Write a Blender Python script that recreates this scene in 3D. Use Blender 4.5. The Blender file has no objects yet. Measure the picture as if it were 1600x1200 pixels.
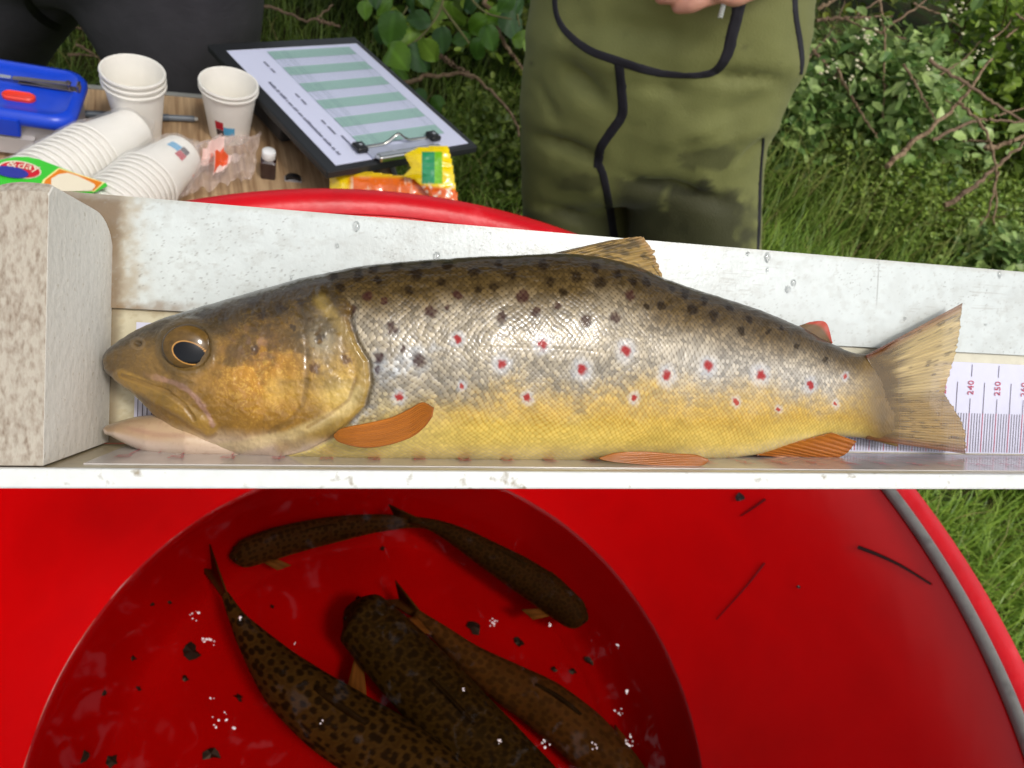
import bpy, bmesh, math, random
import numpy as np
from mathutils import Vector, Matrix
from mathutils.bvhtree import BVHTree
random.seed(7); np.random.seed(7)
scn = bpy.context.scene
col = scn.collection

# ------------------------------------------------------------------ camera
F = 1121.0                                   # focal length in photo pixels (1600 wide)
PITCH, ROLL = math.radians(48), math.radians(24.6)
CAM = np.array([0.0, 0.0, 1.40])
_cp, _sp, _cr, _sr = math.cos(PITCH), math.sin(PITCH), math.cos(ROLL), math.sin(ROLL)
FW = np.array([0, _cp, -_sp]); _up = np.array([0, _sp, _cp]); _rt = np.array([1.0, 0, 0])
RT = _cr*_rt + _sr*_up; UP = -_sr*_rt + _cr*_up
cd = bpy.data.cameras.new('camera'); cam = bpy.data.objects.new('camera', cd); col.objects.link(cam)
m = np.eye(4); m[:3, 0] = RT; m[:3, 1] = UP; m[:3, 2] = -FW; m[:3, 3] = CAM
cam.matrix_world = Matrix(m.tolist())
cd.sensor_fit = 'HORIZONTAL'; cd.sensor_width = 9.8; cd.lens = F/1600*9.8
cd.clip_start = 0.01; cd.clip_end = 400
cd.dof.use_dof = True; cd.dof.focus_distance = 0.172; cd.dof.aperture_fstop = 11.0
scn.camera = cam

# ------------------------------------------------------------------ sky, sun, exposure
SUN_EL, SUN_AZ = math.radians(63), math.radians(122)     # azimuth from +Y towards +X
w = bpy.data.worlds.new('World'); scn.world = w; w.use_nodes = True
nt = w.node_tree; bg = nt.nodes['Background']
sky = nt.nodes.new('ShaderNodeTexSky'); sky.sky_type = 'NISHITA'; sky.sun_disc = False
sky.sun_elevation = SUN_EL; sky.sun_rotation = SUN_AZ; sky.air_density = 1.0; sky.dust_density = 4.0; sky.ozone_density = 1.0
hs = nt.nodes.new('ShaderNodeHueSaturation'); hs.inputs['Saturation'].default_value = 0.35
nt.links.new(sky.outputs[0], hs.inputs['Color']); nt.links.new(hs.outputs[0], bg.inputs[0])
bg.inputs[1].default_value = 0.15
sl = bpy.data.lights.new('sun', 'SUN'); so = bpy.data.objects.new('sun', sl); col.objects.link(so)
sl.energy = 1.5; sl.angle = math.radians(10); sl.color = (1.0, 0.96, 0.9)
sd = Vector((math.sin(SUN_AZ)*math.cos(SUN_EL), math.cos(SUN_AZ)*math.cos(SUN_EL), math.sin(SUN_EL)))
so.rotation_euler = sd.to_track_quat('Z', 'Y').to_euler()
vs = scn.view_settings; vs.view_transform = 'Standard'; vs.look = 'None'; vs.gamma = 1.0; vs.use_curve_mapping = False
vs.exposure = 0.30
scn.render.engine = 'CYCLES'; scn.cycles.use_denoising = True
scn.cycles.max_bounces = 8; scn.cycles.transparent_max_bounces = 24; scn.cycles.sample_clamp_indirect = 6

# ------------------------------------------------------------------ helpers
def ray(x, y): return (x-800)/F*RT - (y-600)/F*UP + FW
def onz(x, y, z):                                   # point of a horizontal plane
    d = ray(x, y); return CAM + d*((z-CAM[2])/d[2])
def ony(x, y, Y):                                   # point of an upright plane
    d = ray(x, y); return CAM + d*((Y-CAM[1])/d[1])
def depth(x, y, Z): return CAM + ray(x, y)*Z
def proj(P):
    d = np.asarray(P, float) - CAM
    zc = d@FW
    return 800+F*(d@RT)/zc, 600-F*(d@UP)/zc
def lin(c):
    c = np.asarray(c, float)/255
    return np.where(c <= .04045, c/12.92, ((c+.055)/1.055)**2.4)
def L4(c): return (*lin(c), 1)
def noise2(x, y, seed=0):
    rng = np.random.RandomState(seed); T = rng.rand(256, 256)
    xi = np.floor(x).astype(int); yi = np.floor(y).astype(int); fx = x-xi; fy = y-yi
    fx = fx*fx*(3-2*fx); fy = fy*fy*(3-2*fy)
    g = lambda a, b: T[a % 256, b % 256]
    return (g(xi, yi)*(1-fx)+g(xi+1, yi)*fx)*(1-fy)+(g(xi, yi+1)*(1-fx)+g(xi+1, yi+1)*fx)*fy
def fbm(x, y, seed=0, o=4):
    r = 0; a = .5; t = 0
    for k in range(o): r = r+a*noise2(x*2**k+13*k, y*2**k+7*k, seed+k); t += a; a *= .5
    return r/t
def sstep(a, b, x):
    t = np.clip((x-a)/(b-a), 0, 1); return t*t*(3-2*t)

MATS = {}
def mat(name, c=None, rough=.5, spec=.5, metal=0, coat=0, coat_rough=.05, var=0, vscale=20, bump=0, bscale=60, alpha=1,
        attr=False, trans=0, sss=0, c2=None, stretch=(1, 1, 1), sheen=0, thr=(.4, .65)):
    if name in MATS: return MATS[name]
    M = bpy.data.materials.new(name); M.use_nodes = True; n = M.node_tree.nodes; l = M.node_tree.links
    b = n['Principled BSDF']; MATS[name] = M
    b.inputs['Roughness'].default_value = rough; b.inputs['Specular IOR Level'].default_value = spec
    b.inputs['Metallic'].default_value = metal; b.inputs['Coat Weight'].default_value = coat
    b.inputs['Coat Roughness'].default_value = coat_rough; b.inputs['Alpha'].default_value = alpha
    b.inputs['Transmission Weight'].default_value = trans
    if sheen: b.inputs['Sheen Weight'].default_value = sheen
    if sss:
        b.inputs['Subsurface Weight'].default_value = sss; b.inputs['Subsurface Radius'].default_value = (.002, .001, .0006); b.inputs['Subsurface Scale'].default_value = 1
    tc = n.new('ShaderNodeTexCoord'); mp = n.new('ShaderNodeMapping'); l.new(tc.outputs['Object'], mp.inputs[0]); mp.inputs['Scale'].default_value = stretch
    src = None
    if attr:
        a = n.new('ShaderNodeAttribute'); a.attribute_name = 'Col'; src = a.outputs['Color']
    else:
        b.inputs['Base Color'].default_value = L4(c)
    if var or c2:
        nz = n.new('ShaderNodeTexNoise'); nz.inputs['Scale'].default_value = vscale; nz.inputs['Detail'].default_value = 6; l.new(mp.outputs[0], nz.inputs['Vector'])
        if c2:
            cr = n.new('ShaderNodeMapRange'); cr.inputs[1].default_value = thr[0]; cr.inputs[2].default_value = thr[1]; l.new(nz.outputs['Fac'], cr.inputs[0])
            mx = n.new('ShaderNodeMix'); mx.data_type = 'RGBA'; l.new(cr.outputs[0], mx.inputs[0])
            if src: l.new(src, mx.inputs[6])
            else: mx.inputs[6].default_value = L4(c)
            mx.inputs[7].default_value = L4(c2); src = mx.outputs[2]
        if var:
            cr = n.new('ShaderNodeMapRange'); cr.inputs[1].default_value = .25; cr.inputs[2].default_value = .75; cr.inputs[3].default_value = 1-var; cr.inputs[4].default_value = 1+var
            l.new(nz.outputs['Fac'], cr.inputs[0])
            mx = n.new('ShaderNodeMix'); mx.data_type = 'RGBA'; mx.blend_type = 'MULTIPLY'; mx.inputs[0].default_value = 1
            if src: l.new(src, mx.inputs[6])
            else: mx.inputs[6].default_value = L4(c)
            l.new(cr.outputs[0], mx.inputs[7]); src = mx.outputs[2]
    if src: l.new(src, b.inputs['Base Color'])
    if bump:
        nb = n.new('ShaderNodeTexNoise'); nb.inputs['Scale'].default_value = bscale; nb.inputs['Detail'].default_value = 5; l.new(mp.outputs[0], nb.inputs['Vector'])
        bp = n.new('ShaderNodeBump'); bp.inputs['Strength'].default_value = 1; bp.inputs['Distance'].default_value = bump; l.new(nb.outputs['Fac'], bp.inputs['Height']); l.new(bp.outputs[0], b.inputs['Normal'])
    return M

def mk(name, V, Fc, material, parent=None, cols=None, smooth=True):
    V = np.asarray(V, np.float32).reshape(-1, 3); me = bpy.data.meshes.new(name)
    if isinstance(Fc, np.ndarray):
        k = Fc.shape[1]; me.vertices.add(len(V)); me.vertices.foreach_set('co', V.ravel())
        me.loops.add(Fc.size); me.loops.foreach_set('vertex_index', Fc.astype(np.int32).ravel())
        me.polygons.add(len(Fc)); me.polygons.foreach_set('loop_start', np.arange(0, Fc.size, k, dtype=np.int32))
        me.polygons.foreach_set('loop_total', np.full(len(Fc), k, np.int32)); me.update(calc_edges=True)
    else:
        me.from_pydata([tuple(map(float, v)) for v in V], [], Fc); bm_ = bmesh.new(); bm_.from_mesh(me); bmesh.ops.recalc_face_normals(bm_, faces=bm_.faces); bm_.to_mesh(me); bm_.free(); me.update()
    if cols is not None:
        a = me.attributes.new('Col', 'FLOAT_COLOR', 'POINT'); c = np.ones((len(V), 4), np.float32); c[:, :np.shape(cols)[1]] = cols; a.data.foreach_set('color', c.ravel())
    me.polygons.foreach_set('use_smooth', np.full(len(me.polygons), smooth))
    if smooth and not isinstance(Fc, np.ndarray): me.set_sharp_from_angle(angle=math.radians(40))
    if material: me.materials.append(material)
    o = bpy.data.objects.new(name, me); col.objects.link(o)
    if parent: o.parent = parent
    return o
def empty(name, loc=(0, 0, 0), rz=0, M=None):
    o = bpy.data.objects.new(name, None); col.objects.link(o); o.empty_display_size = .02
    if M is not None: o.matrix_world = M
    else: o.location = tuple(map(float, loc)); o.rotation_euler = (0, 0, rz)
    return o
def tag(o, label=None, cat=None, group=None, kind=None):
    if label: o['label'] = label
    if cat: o['category'] = cat
    if group: o['group'] = group
    if kind: o['kind'] = kind
    return o
def gridf(nu, nv, wrapv=False):
    i = np.arange(nu-1)[:, None]; j = np.arange(nv if wrapv else nv-1)[None, :]; j2 = (j+1) % nv
    return np.stack(np.broadcast_arrays(i*nv+j, (i+1)*nv+j, (i+1)*nv+j2, i*nv+j2), -1).reshape(-1, 4)
def tube(P, r, n=8, caps=True):
    P = np.asarray(P, float); r = np.broadcast_to(np.asarray(r, float), (len(P),))
    T = np.gradient(P, axis=0); T /= np.linalg.norm(T, axis=1)[:, None]+1e-12
    ref = np.array([0, 0, 1.0]) if abs(T[0, 2]) < .9 else np.array([1.0, 0, 0])
    V = []
    for p, t, q in zip(P, T, r):
        a = np.cross(t, ref); a /= np.linalg.norm(a); b = np.cross(t, a); ref = -np.cross(t, a) if False else ref
        th = np.arange(n)*2*math.pi/n
        V.append(p+q*(np.cos(th)[:, None]*a+np.sin(th)[:, None]*b))
    V = np.concatenate(V); Fs = [tuple(map(int, f)) for f in gridf(len(P), n, True)]
    if caps: Fs += [tuple(range(n))[::-1], tuple(range((len(P)-1)*n, len(P)*n))]
    return V, Fs
def lathe(prof, n=48, c=(0, 0, 0)):
    prof = np.asarray(prof, float); th = np.arange(n)*2*math.pi/n
    V = np.stack([prof[:, 0, None]*np.cos(th)+c[0], prof[:, 0, None]*np.sin(th)+c[1], np.broadcast_to(prof[:, 1, None]+c[2], (len(prof), n))], -1).reshape(-1, 3)
    return V, gridf(len(prof), n, True)
def box(s0, s1):
    (a, b, c), (d, e, f) = s0, s1
    V = [(a, b, c), (d, b, c), (d, e, c), (a, e, c), (a, b, f), (d, b, f), (d, e, f), (a, e, f)]
    return V, [(0, 3, 2, 1), (4, 5, 6, 7), (0, 1, 5, 4), (1, 2, 6, 5), (2, 3, 7, 6), (3, 0, 4, 7)]
def bevel(o, wdt, seg=2, ang=True):
    md = o.modifiers.new('bevel', 'BEVEL'); md.width = wdt; md.segments = seg
    if ang: md.limit_method = 'ANGLE'
    return o
def join(parts):
    V = []; Fs = []; k = 0
    for v, f in parts:
        V.append(np.asarray(v, float)); Fs += [tuple(int(i)+k for i in q) for q in f]; k += len(v)
    return np.concatenate(V), Fs
def text_mesh(name, s, size, material, parent, M, align='CENTER'):
    cu = bpy.data.curves.new('t', 'FONT'); cu.body = s; cu.size = size; cu.align_x = align; cu.align_y = 'CENTER'; cu.resolution_u = 2
    to = bpy.data.objects.new('t', cu); col.objects.link(to); bpy.context.view_layer.update()
    me = bpy.data.meshes.new_from_object(to.evaluated_get(bpy.context.evaluated_depsgraph_get()))
    bpy.data.objects.remove(to); bpy.data.curves.remove(cu)
    me.name = name; me.materials.clear(); me.materials.append(material)
    o = bpy.data.objects.new(name, me); col.objects.link(o); o.parent = parent; o.matrix_local = M
    return o
def smooth_curve(P, n):
    P = np.asarray(P, float); k = len(P); t = np.linspace(0, k-1, n); out = []
    Q = np.concatenate([[2*P[0]-P[1]], P, [2*P[-1]-P[-2]]])
    for u in t:
        i = min(int(u), k-2); f = u-i; a, b, c, d = Q[i], Q[i+1], Q[i+2], Q[i+3]
        out.append(.5*((2*b)+(c-a)*f+(2*a-5*b+4*c-d)*f*f+(3*b-a-3*c+d)*f**3))
    return np.array(out)

# ------------------------------------------------------------------ ground and grass
n = 160; gx_ = np.linspace(-9, 10, n); gy_ = np.linspace(-3, 16, n); GX, GY = np.meshgrid(gx_, gy_, indexing='ij')
def gz(x, y): return (fbm(np.asarray(x)*1.3+40, np.asarray(y)*1.3+40, 5)-.5)*.10*np.clip((np.hypot(np.asarray(x), np.asarray(y)-.2)-.6)*2, 0, 1)
soil = mat('soil', (58, 54, 30), rough=.95, spec=.1, c2=(46, 62, 22), vscale=9, thr=(.4, .6), var=.3, bump=.02, bscale=30)
tag(mk('ground', np.stack([GX, GY, gz(GX, GY)], -1).reshape(-1, 3), gridf(n, n), soil), kind='structure')
V, f = box((-60, -60, -.4), (60, 60, -.12)); tag(mk('ground', V, f, soil, smooth=False), kind='structure')
rng = np.random.RandomState(3)
def blades(N, area, L0, L1, wd, c0, c1, flop=.6, keep=None):
    x = rng.uniform(area[0], area[1], N); y = rng.uniform(area[2], area[3], N)
    cl = fbm(x*5+3, y*5+3, 77); k = (cl+.35*rng.rand(N)) > .46
    if keep is not None: k &= keep(x, y)
    x, y, cl = x[k], y[k], cl[k]; N = len(x)
    az = rng.uniform(0, 2*np.pi, N)+2.5*noise2(x*3, y*3, 9); L = rng.uniform(L0, L1, N)*(.6+.8*cl); bend = rng.uniform(.15, 1, N)*flop*1.6; w_ = wd*rng.uniform(.6, 1.3, N)
    d = np.stack([np.cos(az), np.sin(az), 0*az], -1); sd_ = np.stack([-np.sin(az), np.cos(az), 0*az], -1)
    base = np.stack([x, y, gz(x, y)-.01], -1); S = 5; V = np.zeros((N, S, 2, 3)); p = base.copy(); a = rng.uniform(0, .35, N)
    for s in range(S):
        ww = (w_*(1-(s/(S-1))**1.7*.92))[:, None]
        V[:, s, 0] = p-sd_*ww/2; V[:, s, 1] = p+sd_*ww/2
        p = p+(L/(S-1))[:, None]*(np.sin(a)[:, None]*d+np.cos(a)[:, None]*np.array([0, 0, 1.])); a = a+bend*(.4+.25*s)
    i = (np.arange(N)*S*2)[:, None]+np.arange(S-1)[None]*2
    Fq = np.stack([i, i+1, i+3, i+2], -1).reshape(-1, 4)
    t = rng.rand(N)[:, None]; cb = lin(c0)*(1-t)+lin(c1)*t; dry = rng.rand(N) < .05; cb[dry] = lin((150, 136, 84))
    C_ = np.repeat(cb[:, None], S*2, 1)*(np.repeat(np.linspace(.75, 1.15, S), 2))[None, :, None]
    return V.reshape(-1, 3), Fq, C_.reshape(-1, 3)
grm = mat('grass_blades', attr=True, rough=.42, spec=.35, sheen=0)
gb = grm.node_tree; tr = gb.nodes.new('ShaderNodeBsdfTranslucent'); mx = gb.nodes.new('ShaderNodeMixShader'); mx.inputs[0].default_value = .3
at_ = [q for q in gb.nodes if q.type == 'ATTRIBUTE'][0]; gb.links.new(at_.outputs['Color'], tr.inputs[0]); gb.links.new(gb.nodes['Principled BSDF'].outputs[0], mx.inputs[1]); gb.links.new(tr.outputs[0], mx.inputs[2]); gb.links.new(mx.outputs[0], gb.nodes['Material Output'].inputs[0])
sets = [blades(30000, (.35, 2.3, -.1, 2.4), .10, .24, .0048, (92, 128, 36), (156, 182, 70)),
        blades(34000, (-.6, 3.6, 1.7, 4.6), .10, .26, .005, (84, 118, 38), (146, 172, 72)),
        blades(4500, (.3, 3.4, 2.5, 4.3), .25, .5, .0036, (110, 138, 52), (172, 178, 96), .8),
        blades(14000, (-2.8, -.3, 1.1, 3.6), .08, .24, .0045, (66, 88, 30), (120, 142, 58))]
k = 0; VV = []; FF = []; CC = []
for v, f, c in sets: VV.append(v); FF.append(f+k); CC.append(c); k += len(v)
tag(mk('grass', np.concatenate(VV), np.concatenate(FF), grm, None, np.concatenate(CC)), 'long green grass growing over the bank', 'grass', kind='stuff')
# ------------------------------------------------------------------ measuring board (metres; local x along, y away from the viewer, z up the panel)
def c2w(v): return v[0]*RT - v[1]*UP + v[2]*FW
_a = c2w((.9739, .0336, .2244)); _u = c2w((.042, -.9986, -.0329)); _a /= np.linalg.norm(_a); _u -= _a*(_a@_u); _u /= np.linalg.norm(_u)
_q = np.cross(_a, _u)                                # towards the viewer
BP0 = CAM + c2w((-.093917, .013823, .16737))
BM = np.eye(4); BM[:3, 0] = _a; BM[:3, 1] = -_q; BM[:3, 2] = _u; BM[:3, 3] = BP0
BMAT = Matrix(BM.tolist())
def bpx(x, y, t):                                    # photo point -> (s, h) on the plane t metres in front of the panel
    d = ray(x, y); o = CAM-BP0
    k = (t-o@_q)/(d@_q); P = o+d*k
    return P@_a, P@_u
def b2w(V): V = np.asarray(V, float).reshape(-1, 3); return BP0+V[:, :1]*_a-V[:, 1:2]*_q+V[:, 2:]*_u
board = empty('measuring_board', M=BMAT)
tag(board, 'white plastic fish measuring board with printed ruler held over the red tub', 'measuring board')
S0, S1, H1, H2, TW = -.014, .330, .0319, .0572, .0374
white = mat('board_plastic', attr=True, rough=.3, spec=.5, var=.05, vscale=300, bump=.00006, bscale=900)
def panel(name, u0, u1, v0, v1, at, colf, thick, nu=900, nv=90):
    u = np.linspace(u0, u1, nu); v = np.linspace(v0, v1, nv); U, Vv = np.meshgrid(u, v, indexing='ij')
    X = at(U, Vv); c = colf(U.ravel()*1000, Vv.ravel()*1000)
    Xb = X.copy() + thick
    f = gridf(nu, nv); n = nu*nv
    ring = np.concatenate([np.arange(nv), np.arange(1, nu)*nv+nv-1, (nu-1)*nv+np.arange(nv-2, -1, -1), np.arange(nu-2, 0, -1)*nv])
    r2 = np.roll(ring, -1)
    V = np.concatenate([X.reshape(-1, 3), Xb.reshape(-1, 3)[ring]]); k = np.arange(len(ring)); k2 = np.roll(k, -1)
    side = np.stack([ring, n+k, n+k2, r2], 1); c = np.concatenate([c, c[ring]])
    o = mk(name, V, np.concatenate([f, side]), white, board, c, smooth=False)
    return o
def grime(c, amt, g=(128, 110, 82)): return c*(1-amt[:, None])+lin(g)*amt[:, None]
def scratches(s, h, seed):
    return sstep(.80, .9, noise2(s*.18, h*3.5, seed))*sstep(.55, .75, fbm(s*.05, h*.1, seed+4))
def c_top(s, h):
    c = np.tile(lin((197, 203, 200)), (len(s), 1)); n = fbm(s*.6, h*.6, 3, 5)
    c = grime(c, sstep(10, -1, s+6*(n-.5))*(.25+.5*n), (158, 138, 100))
    c = grime(c, sstep(7, 1, s+9*(n-.55))*.55, (150, 128, 92))
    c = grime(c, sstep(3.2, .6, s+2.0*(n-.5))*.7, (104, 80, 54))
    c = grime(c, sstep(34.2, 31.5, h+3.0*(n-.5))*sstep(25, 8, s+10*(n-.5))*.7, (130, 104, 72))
    c = grime(c, sstep(.66, .8, fbm(s*1.1, h*1.3, 9, 4))*.35, (150, 148, 138))
    c = grime(c, sstep(.74, .80, fbm(s*2.2, h*2.6, 19, 3))*.5*sstep(.45, .6, fbm(s*.06+5, h*.1, 29)), (96, 92, 84))
    c = grime(c, sstep(55.6, 57, h+1.3*(fbm(s*.4, h, 23)-.5))*.4, (170, 165, 150))
    c = grime(c, scratches(s, h, 31)*.35, (150, 146, 136))
    c = grime(c, sstep(.50, .66, fbm(s*.09, h*.12, 41))*.22, (168, 170, 164))
    c = grime(c, sstep(.56, .72, fbm(s*.35, h*.5, 45, 4))*.16, (150, 146, 134))
    ck = np.abs(s-203-1.5*(fbm(h*.25, h*0, 51)-.5)-.02*h); c = grime(c, sstep(.28, .1, ck)*sstep(42, 47, h)*.55, (120, 118, 112))
    return c
def c_rul(s, h):
    c = np.tile(lin((196, 188, 160)), (len(s), 1)); n = fbm(s*.5, h*.7, 5, 5)
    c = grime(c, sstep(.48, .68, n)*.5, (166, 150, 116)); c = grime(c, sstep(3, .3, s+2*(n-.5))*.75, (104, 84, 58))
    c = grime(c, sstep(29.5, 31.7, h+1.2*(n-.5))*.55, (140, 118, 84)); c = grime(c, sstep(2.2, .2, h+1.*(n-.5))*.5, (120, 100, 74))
    wsh = sstep(150, 205, s)[:, None]; c = c*(1-wsh*.7)+lin((205, 202, 184))*wsh*.7
    return c
def c_flo(s, t):
    c = np.tile(lin((192, 184, 156)), (len(s), 1)); n = fbm(s*.4, t*.8, 6, 5)
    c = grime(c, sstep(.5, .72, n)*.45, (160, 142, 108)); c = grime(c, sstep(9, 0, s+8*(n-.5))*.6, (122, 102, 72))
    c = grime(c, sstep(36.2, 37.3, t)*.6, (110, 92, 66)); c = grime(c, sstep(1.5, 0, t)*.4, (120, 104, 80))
    return c
panel('back_panel', S0, S1, H1-.0004, H2, lambda u, v: np.stack([u, 0*u-.0012, v], -1), c_top, np.array([0, .0042, 0]))
panel('ruler_panel', S0, S1, 0, H1, lambda u, v: np.stack([u, 0*u, v], -1), c_rul, np.array([0, .003, 0]))
fl = panel('floor_strip', S0, S1, .0002, TW, lambda u, v: np.stack([u, -v, 0*u], -1), c_flo, np.array([0, 0, -.003]), nv=60)
lipm = mat('lip_white', (214, 216, 212), rough=.35, c2=(150, 140, 120), vscale=260, thr=(.62, .72), var=.05, bump=.0001, bscale=700)
V, f = box((S0-.02, -TW-.0022, -.0034), (S1, -TW-.0004, .0003)); bevel(mk('front_lip', V, f, lipm, board, smooth=False), .0005)
# ruler sheets: laminated paper on the panel and on the floor strip
paper = mat('ruler_paper', (206, 206, 224), rough=.16, spec=.5, var=.04, vscale=120, bump=.00004, bscale=150)
paper2 = mat('ruler_paper_floor', (196, 190, 186), rough=.12, spec=.6, var=.07, vscale=160, bump=.00004, bscale=120)
V, f = box((.0052, -.00035, .0006), (S1, -.00005, .0285)); rp = mk('ruler_sheet', V, f, paper, board, smooth=False)
V, f = box((.0052, -.0330, .00005), (S1, -.0004, .0003)); rp2 = mk('ruler_sheet', V, f, paper2, board, smooth=False)
ink = mat('tick_ink', (78, 66, 84), rough=.4); red = mat('ruler_red', (176, 46, 78), rough=.4)
def strip(a, b, w, off, ax):
    (s, v0), (_, v1) = a, b
    if ax: return [(s-w, -off, v0), (s+w, -off, v0), (s+w, -off, v1), (s-w, -off, v1)]
    return [(s-w, -v1, off), (s+w, -v1, off), (s+w, -v0, off), (s-w, -v0, off)]
dark = []; reds = []; fred = []; fdark = []
for k in range(6, 322):
    s = k*.001
    if k % 10 == 0:
        dark.append(strip((s, .013), (s, .0175), .00009, .0005, 1)); dark.append(strip((s, .0242), (s, .0279), .00009, .0005, 1)); reds.append(strip((s, .001), (s, .013), .00011, .0005, 1))
        fred.append(strip((s, .0008), (s, .0215), .00012, .0005, 0))
    elif k % 5 == 0:
        dark.append(strip((s, .013), (s, .0225), .00009, .0005, 1)); reds.append(strip((s, .001), (s, .013), .00011, .0005, 1)); fred.append(strip((s, .0008), (s, .019), .00010, .0005, 0))
    else:
        dark.append(strip((s, .001), (s, .0130), .00009, .0005, 1)); fdark.append(strip((s, .0008), (s, .0125), .00008, .0005, 0))
for nm, qs, mt, par in (('millimetre_ticks', dark, ink, rp), ('red_ticks', reds, red, rp), ('red_ticks', fred, red, rp2), ('millimetre_ticks', fdark, ink, rp2)):
    V = np.array(qs).reshape(-1, 3); tag(mk(nm, V, np.arange(len(V)).reshape(-1, 4), mt, par, smooth=False), kind='stuff')
for k in (230, 240, 250, 260):
    Mx = Matrix.Translation((k*.001, -.0006, .0208)) @ Matrix.Rotation(math.radians(90), 4, 'X') @ Matrix.Rotation(math.radians(90), 4, 'Z')
    text_mesh('numeral', str(k), .0031, red, rp, Mx)
for k in range(10, 270, 10):
    Mx = Matrix.Translation((k*.001, -.0248, .0006)) @ Matrix.Rotation(math.radians(90), 4, 'Z')
    text_mesh('numeral', str(k), .0042, red, rp2, Mx)
# stop block
hb = bpx(80, 284, TW)[1]
bm = bmesh.new()
prof = []                                            # (t, h) outline of the stop face
R = .011
for a in np.linspace(0, 90, 9): prof.append((.0005+R-R*math.cos(math.radians(a)), hb-R*.75+R*.75*math.sin(math.radians(a))))
prof = [(.0005, .0004)] + prof + [(TW-.002, hb), (TW, hb-.002), (TW, .0004)]
NS = 14; xs = [-.0135+.0135*(1-math.cos(math.pi*k/NS))/2 for k in range(NS+1)]
rows = []
for i, s in enumerate(xs):
    e = .0095; d = max(0, (-.0135+e)-s)/e; drop = e*(1-math.sqrt(max(0, 1-d*d)))*.8
    e2 = .0008; d2 = max(0, s-(-e2))/e2; drop2 = e2*(1-math.sqrt(max(0, 1-d2*d2)))
    rows.append([bm.verts.new((s, -t-(-drop2 if False else 0), h-(drop+drop2)*(h/hb)**3)) for t, h in prof])
n = len(prof)
for i in range(NS):
    for j in range(n): bm.faces.new((rows[i][j], rows[i+1][j], rows[i+1][(j+1) % n], rows[i][(j+1) % n]))
bm.faces.new(rows[0]); bm.faces.new(rows[-1][::-1]); bmesh.ops.recalc_face_normals(bm, faces=bm.faces)
me = bpy.data.meshes.new('stop_block'); bm.to_mesh(me); bm.free()
blk = bpy.data.objects.new('stop_block', me); col.objects.link(blk); blk.parent = board
foam = mat('block_face', (214, 210, 200), rough=.75, spec=.2, c2=(150, 134, 108), vscale=700, thr=(.60, .84), var=.08, bump=.00025, bscale=420)
foam2 = mat('block_end', (182, 173, 158), rough=.85, spec=.15, c2=(118, 103, 88), vscale=1300, thr=(.40, .78), var=.15, bump=.0004, bscale=500, stretch=(1, 1, .45))
me.materials.append(foam); me.materials.append(foam2)
for p in me.polygons:
    p.material_index = 1 if p.normal.y < -.6 or (p.normal.z > .3 and p.center.x < -.002) else 0
    p.use_smooth = False
bevel(blk, .0006, 2)
# water droplets on the wet panel
parts = []; rng = random.Random(4)
for k in range(22):
    s = rng.uniform(.03, .26); h = rng.uniform(.036, .056) if rng.random() < .8 else rng.uniform(.02, .029)
    if rng.random() < .5: s = rng.uniform(.13, .26)
    r = rng.uniform(.0004, .0010); st = rng.uniform(1, 1.7)
    V = []; 
    for a in (0, .35, .7, 1.0):
        for j in range(10):
            th = j*math.pi/5; V.append((s+r*math.cos(a*math.pi/2)*math.cos(th), -(.0013 if h > .032 else .0004)-r*.3*math.sin(a*math.pi/2), h+st*r*math.cos(a*math.pi/2)*math.sin(th)))
    parts.append((V, [tuple(map(int, q)) for q in gridf(4, 10, True)]))
V, f = join(parts)
drop = mat('water_drop', (255, 255, 255), rough=.02, spec=.5, trans=1); drop.node_tree.nodes['Principled BSDF'].inputs['IOR'].default_value = 1.33
tag(mk('water_droplets', V, f, drop, board), kind='stuff')
# ------------------------------------------------------------------ the measured trout (board coordinates)
trout = empty('brown_trout', M=BMAT)
tag(trout, 'large golden brown trout with red and black spots lying on the measuring board', 'fish')
def interp(tab, x):
    t = np.array(tab, float); return np.interp(x, t[:, 0], t[:, 1])
def smooth1(y, k):
    ker = np.hanning(2*k+3)[1:-1]; ker /= ker.sum(); return np.convolve(np.pad(y, (k, k), 'edge'), ker, 'valid')
UPR = [(163, 560), (164, 553), (167, 548), (175, 541), (190, 530), (210, 518), (235, 506), (265, 494), (300, 484), (345, 471), (400, 455), (470, 435), (560, 417), (650, 408), (750, 402), (860, 396), (920, 399), (980, 413), (1035, 437), (1100, 458), (1180, 483), (1240, 508), (1290, 534), (1325, 549), (1345, 554), (1365, 552), (1385, 542), (1402, 530)]
LWR = [(163, 563), (164, 571), (167, 580), (172, 586), (190, 597), (215, 619), (240, 644), (258, 662), (275, 682), (300, 697), (340, 707), (400, 713), (500, 716), (700, 719), (850, 720), (950, 719), (1060, 718), (1130, 716), (1180, 710), (1220, 698), (1260, 689), (1290, 684), (1320, 682), (1345, 684), (1375, 691), (1402, 698)]
WID = [(163, .4), (164, 1.6), (167, 2.6), (175, 3.8), (200, 6), (250, 8.6), (300, 10.2), (380, 12.4), (480, 14.2), (600, 15.4), (750, 16), (900, 15.6), (1050, 13.4), (1200, 9.4), (1300, 6), (1345, 4.0), (1365, 2.7), (1385, 1.4), (1402, .3)]
def tmid(x): return np.interp(x, [163, 200, 300, 480, 600, 750, 900, 1050, 1200, 1300, 1375, 1520], [8, 9, 12.5, 15.6, 16.8, 17.2, 16.8, 14.8, 11, 8, 6.2, 5])*.001
def fsh(x, y, t=None):                               # photo point -> (s, h) in the fish's own middle plane
    x = np.asarray(x, float); y = np.asarray(y, float); t = tmid(x) if t is None else t
    d = ((x-800)/F)[..., None]*RT-((y-600)/F)[..., None]*UP+FW; o = CAM-BP0
    k = (t-o@_q)/(d@_q); P = o+d*k[..., None]; return P@_a, P@_u
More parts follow.
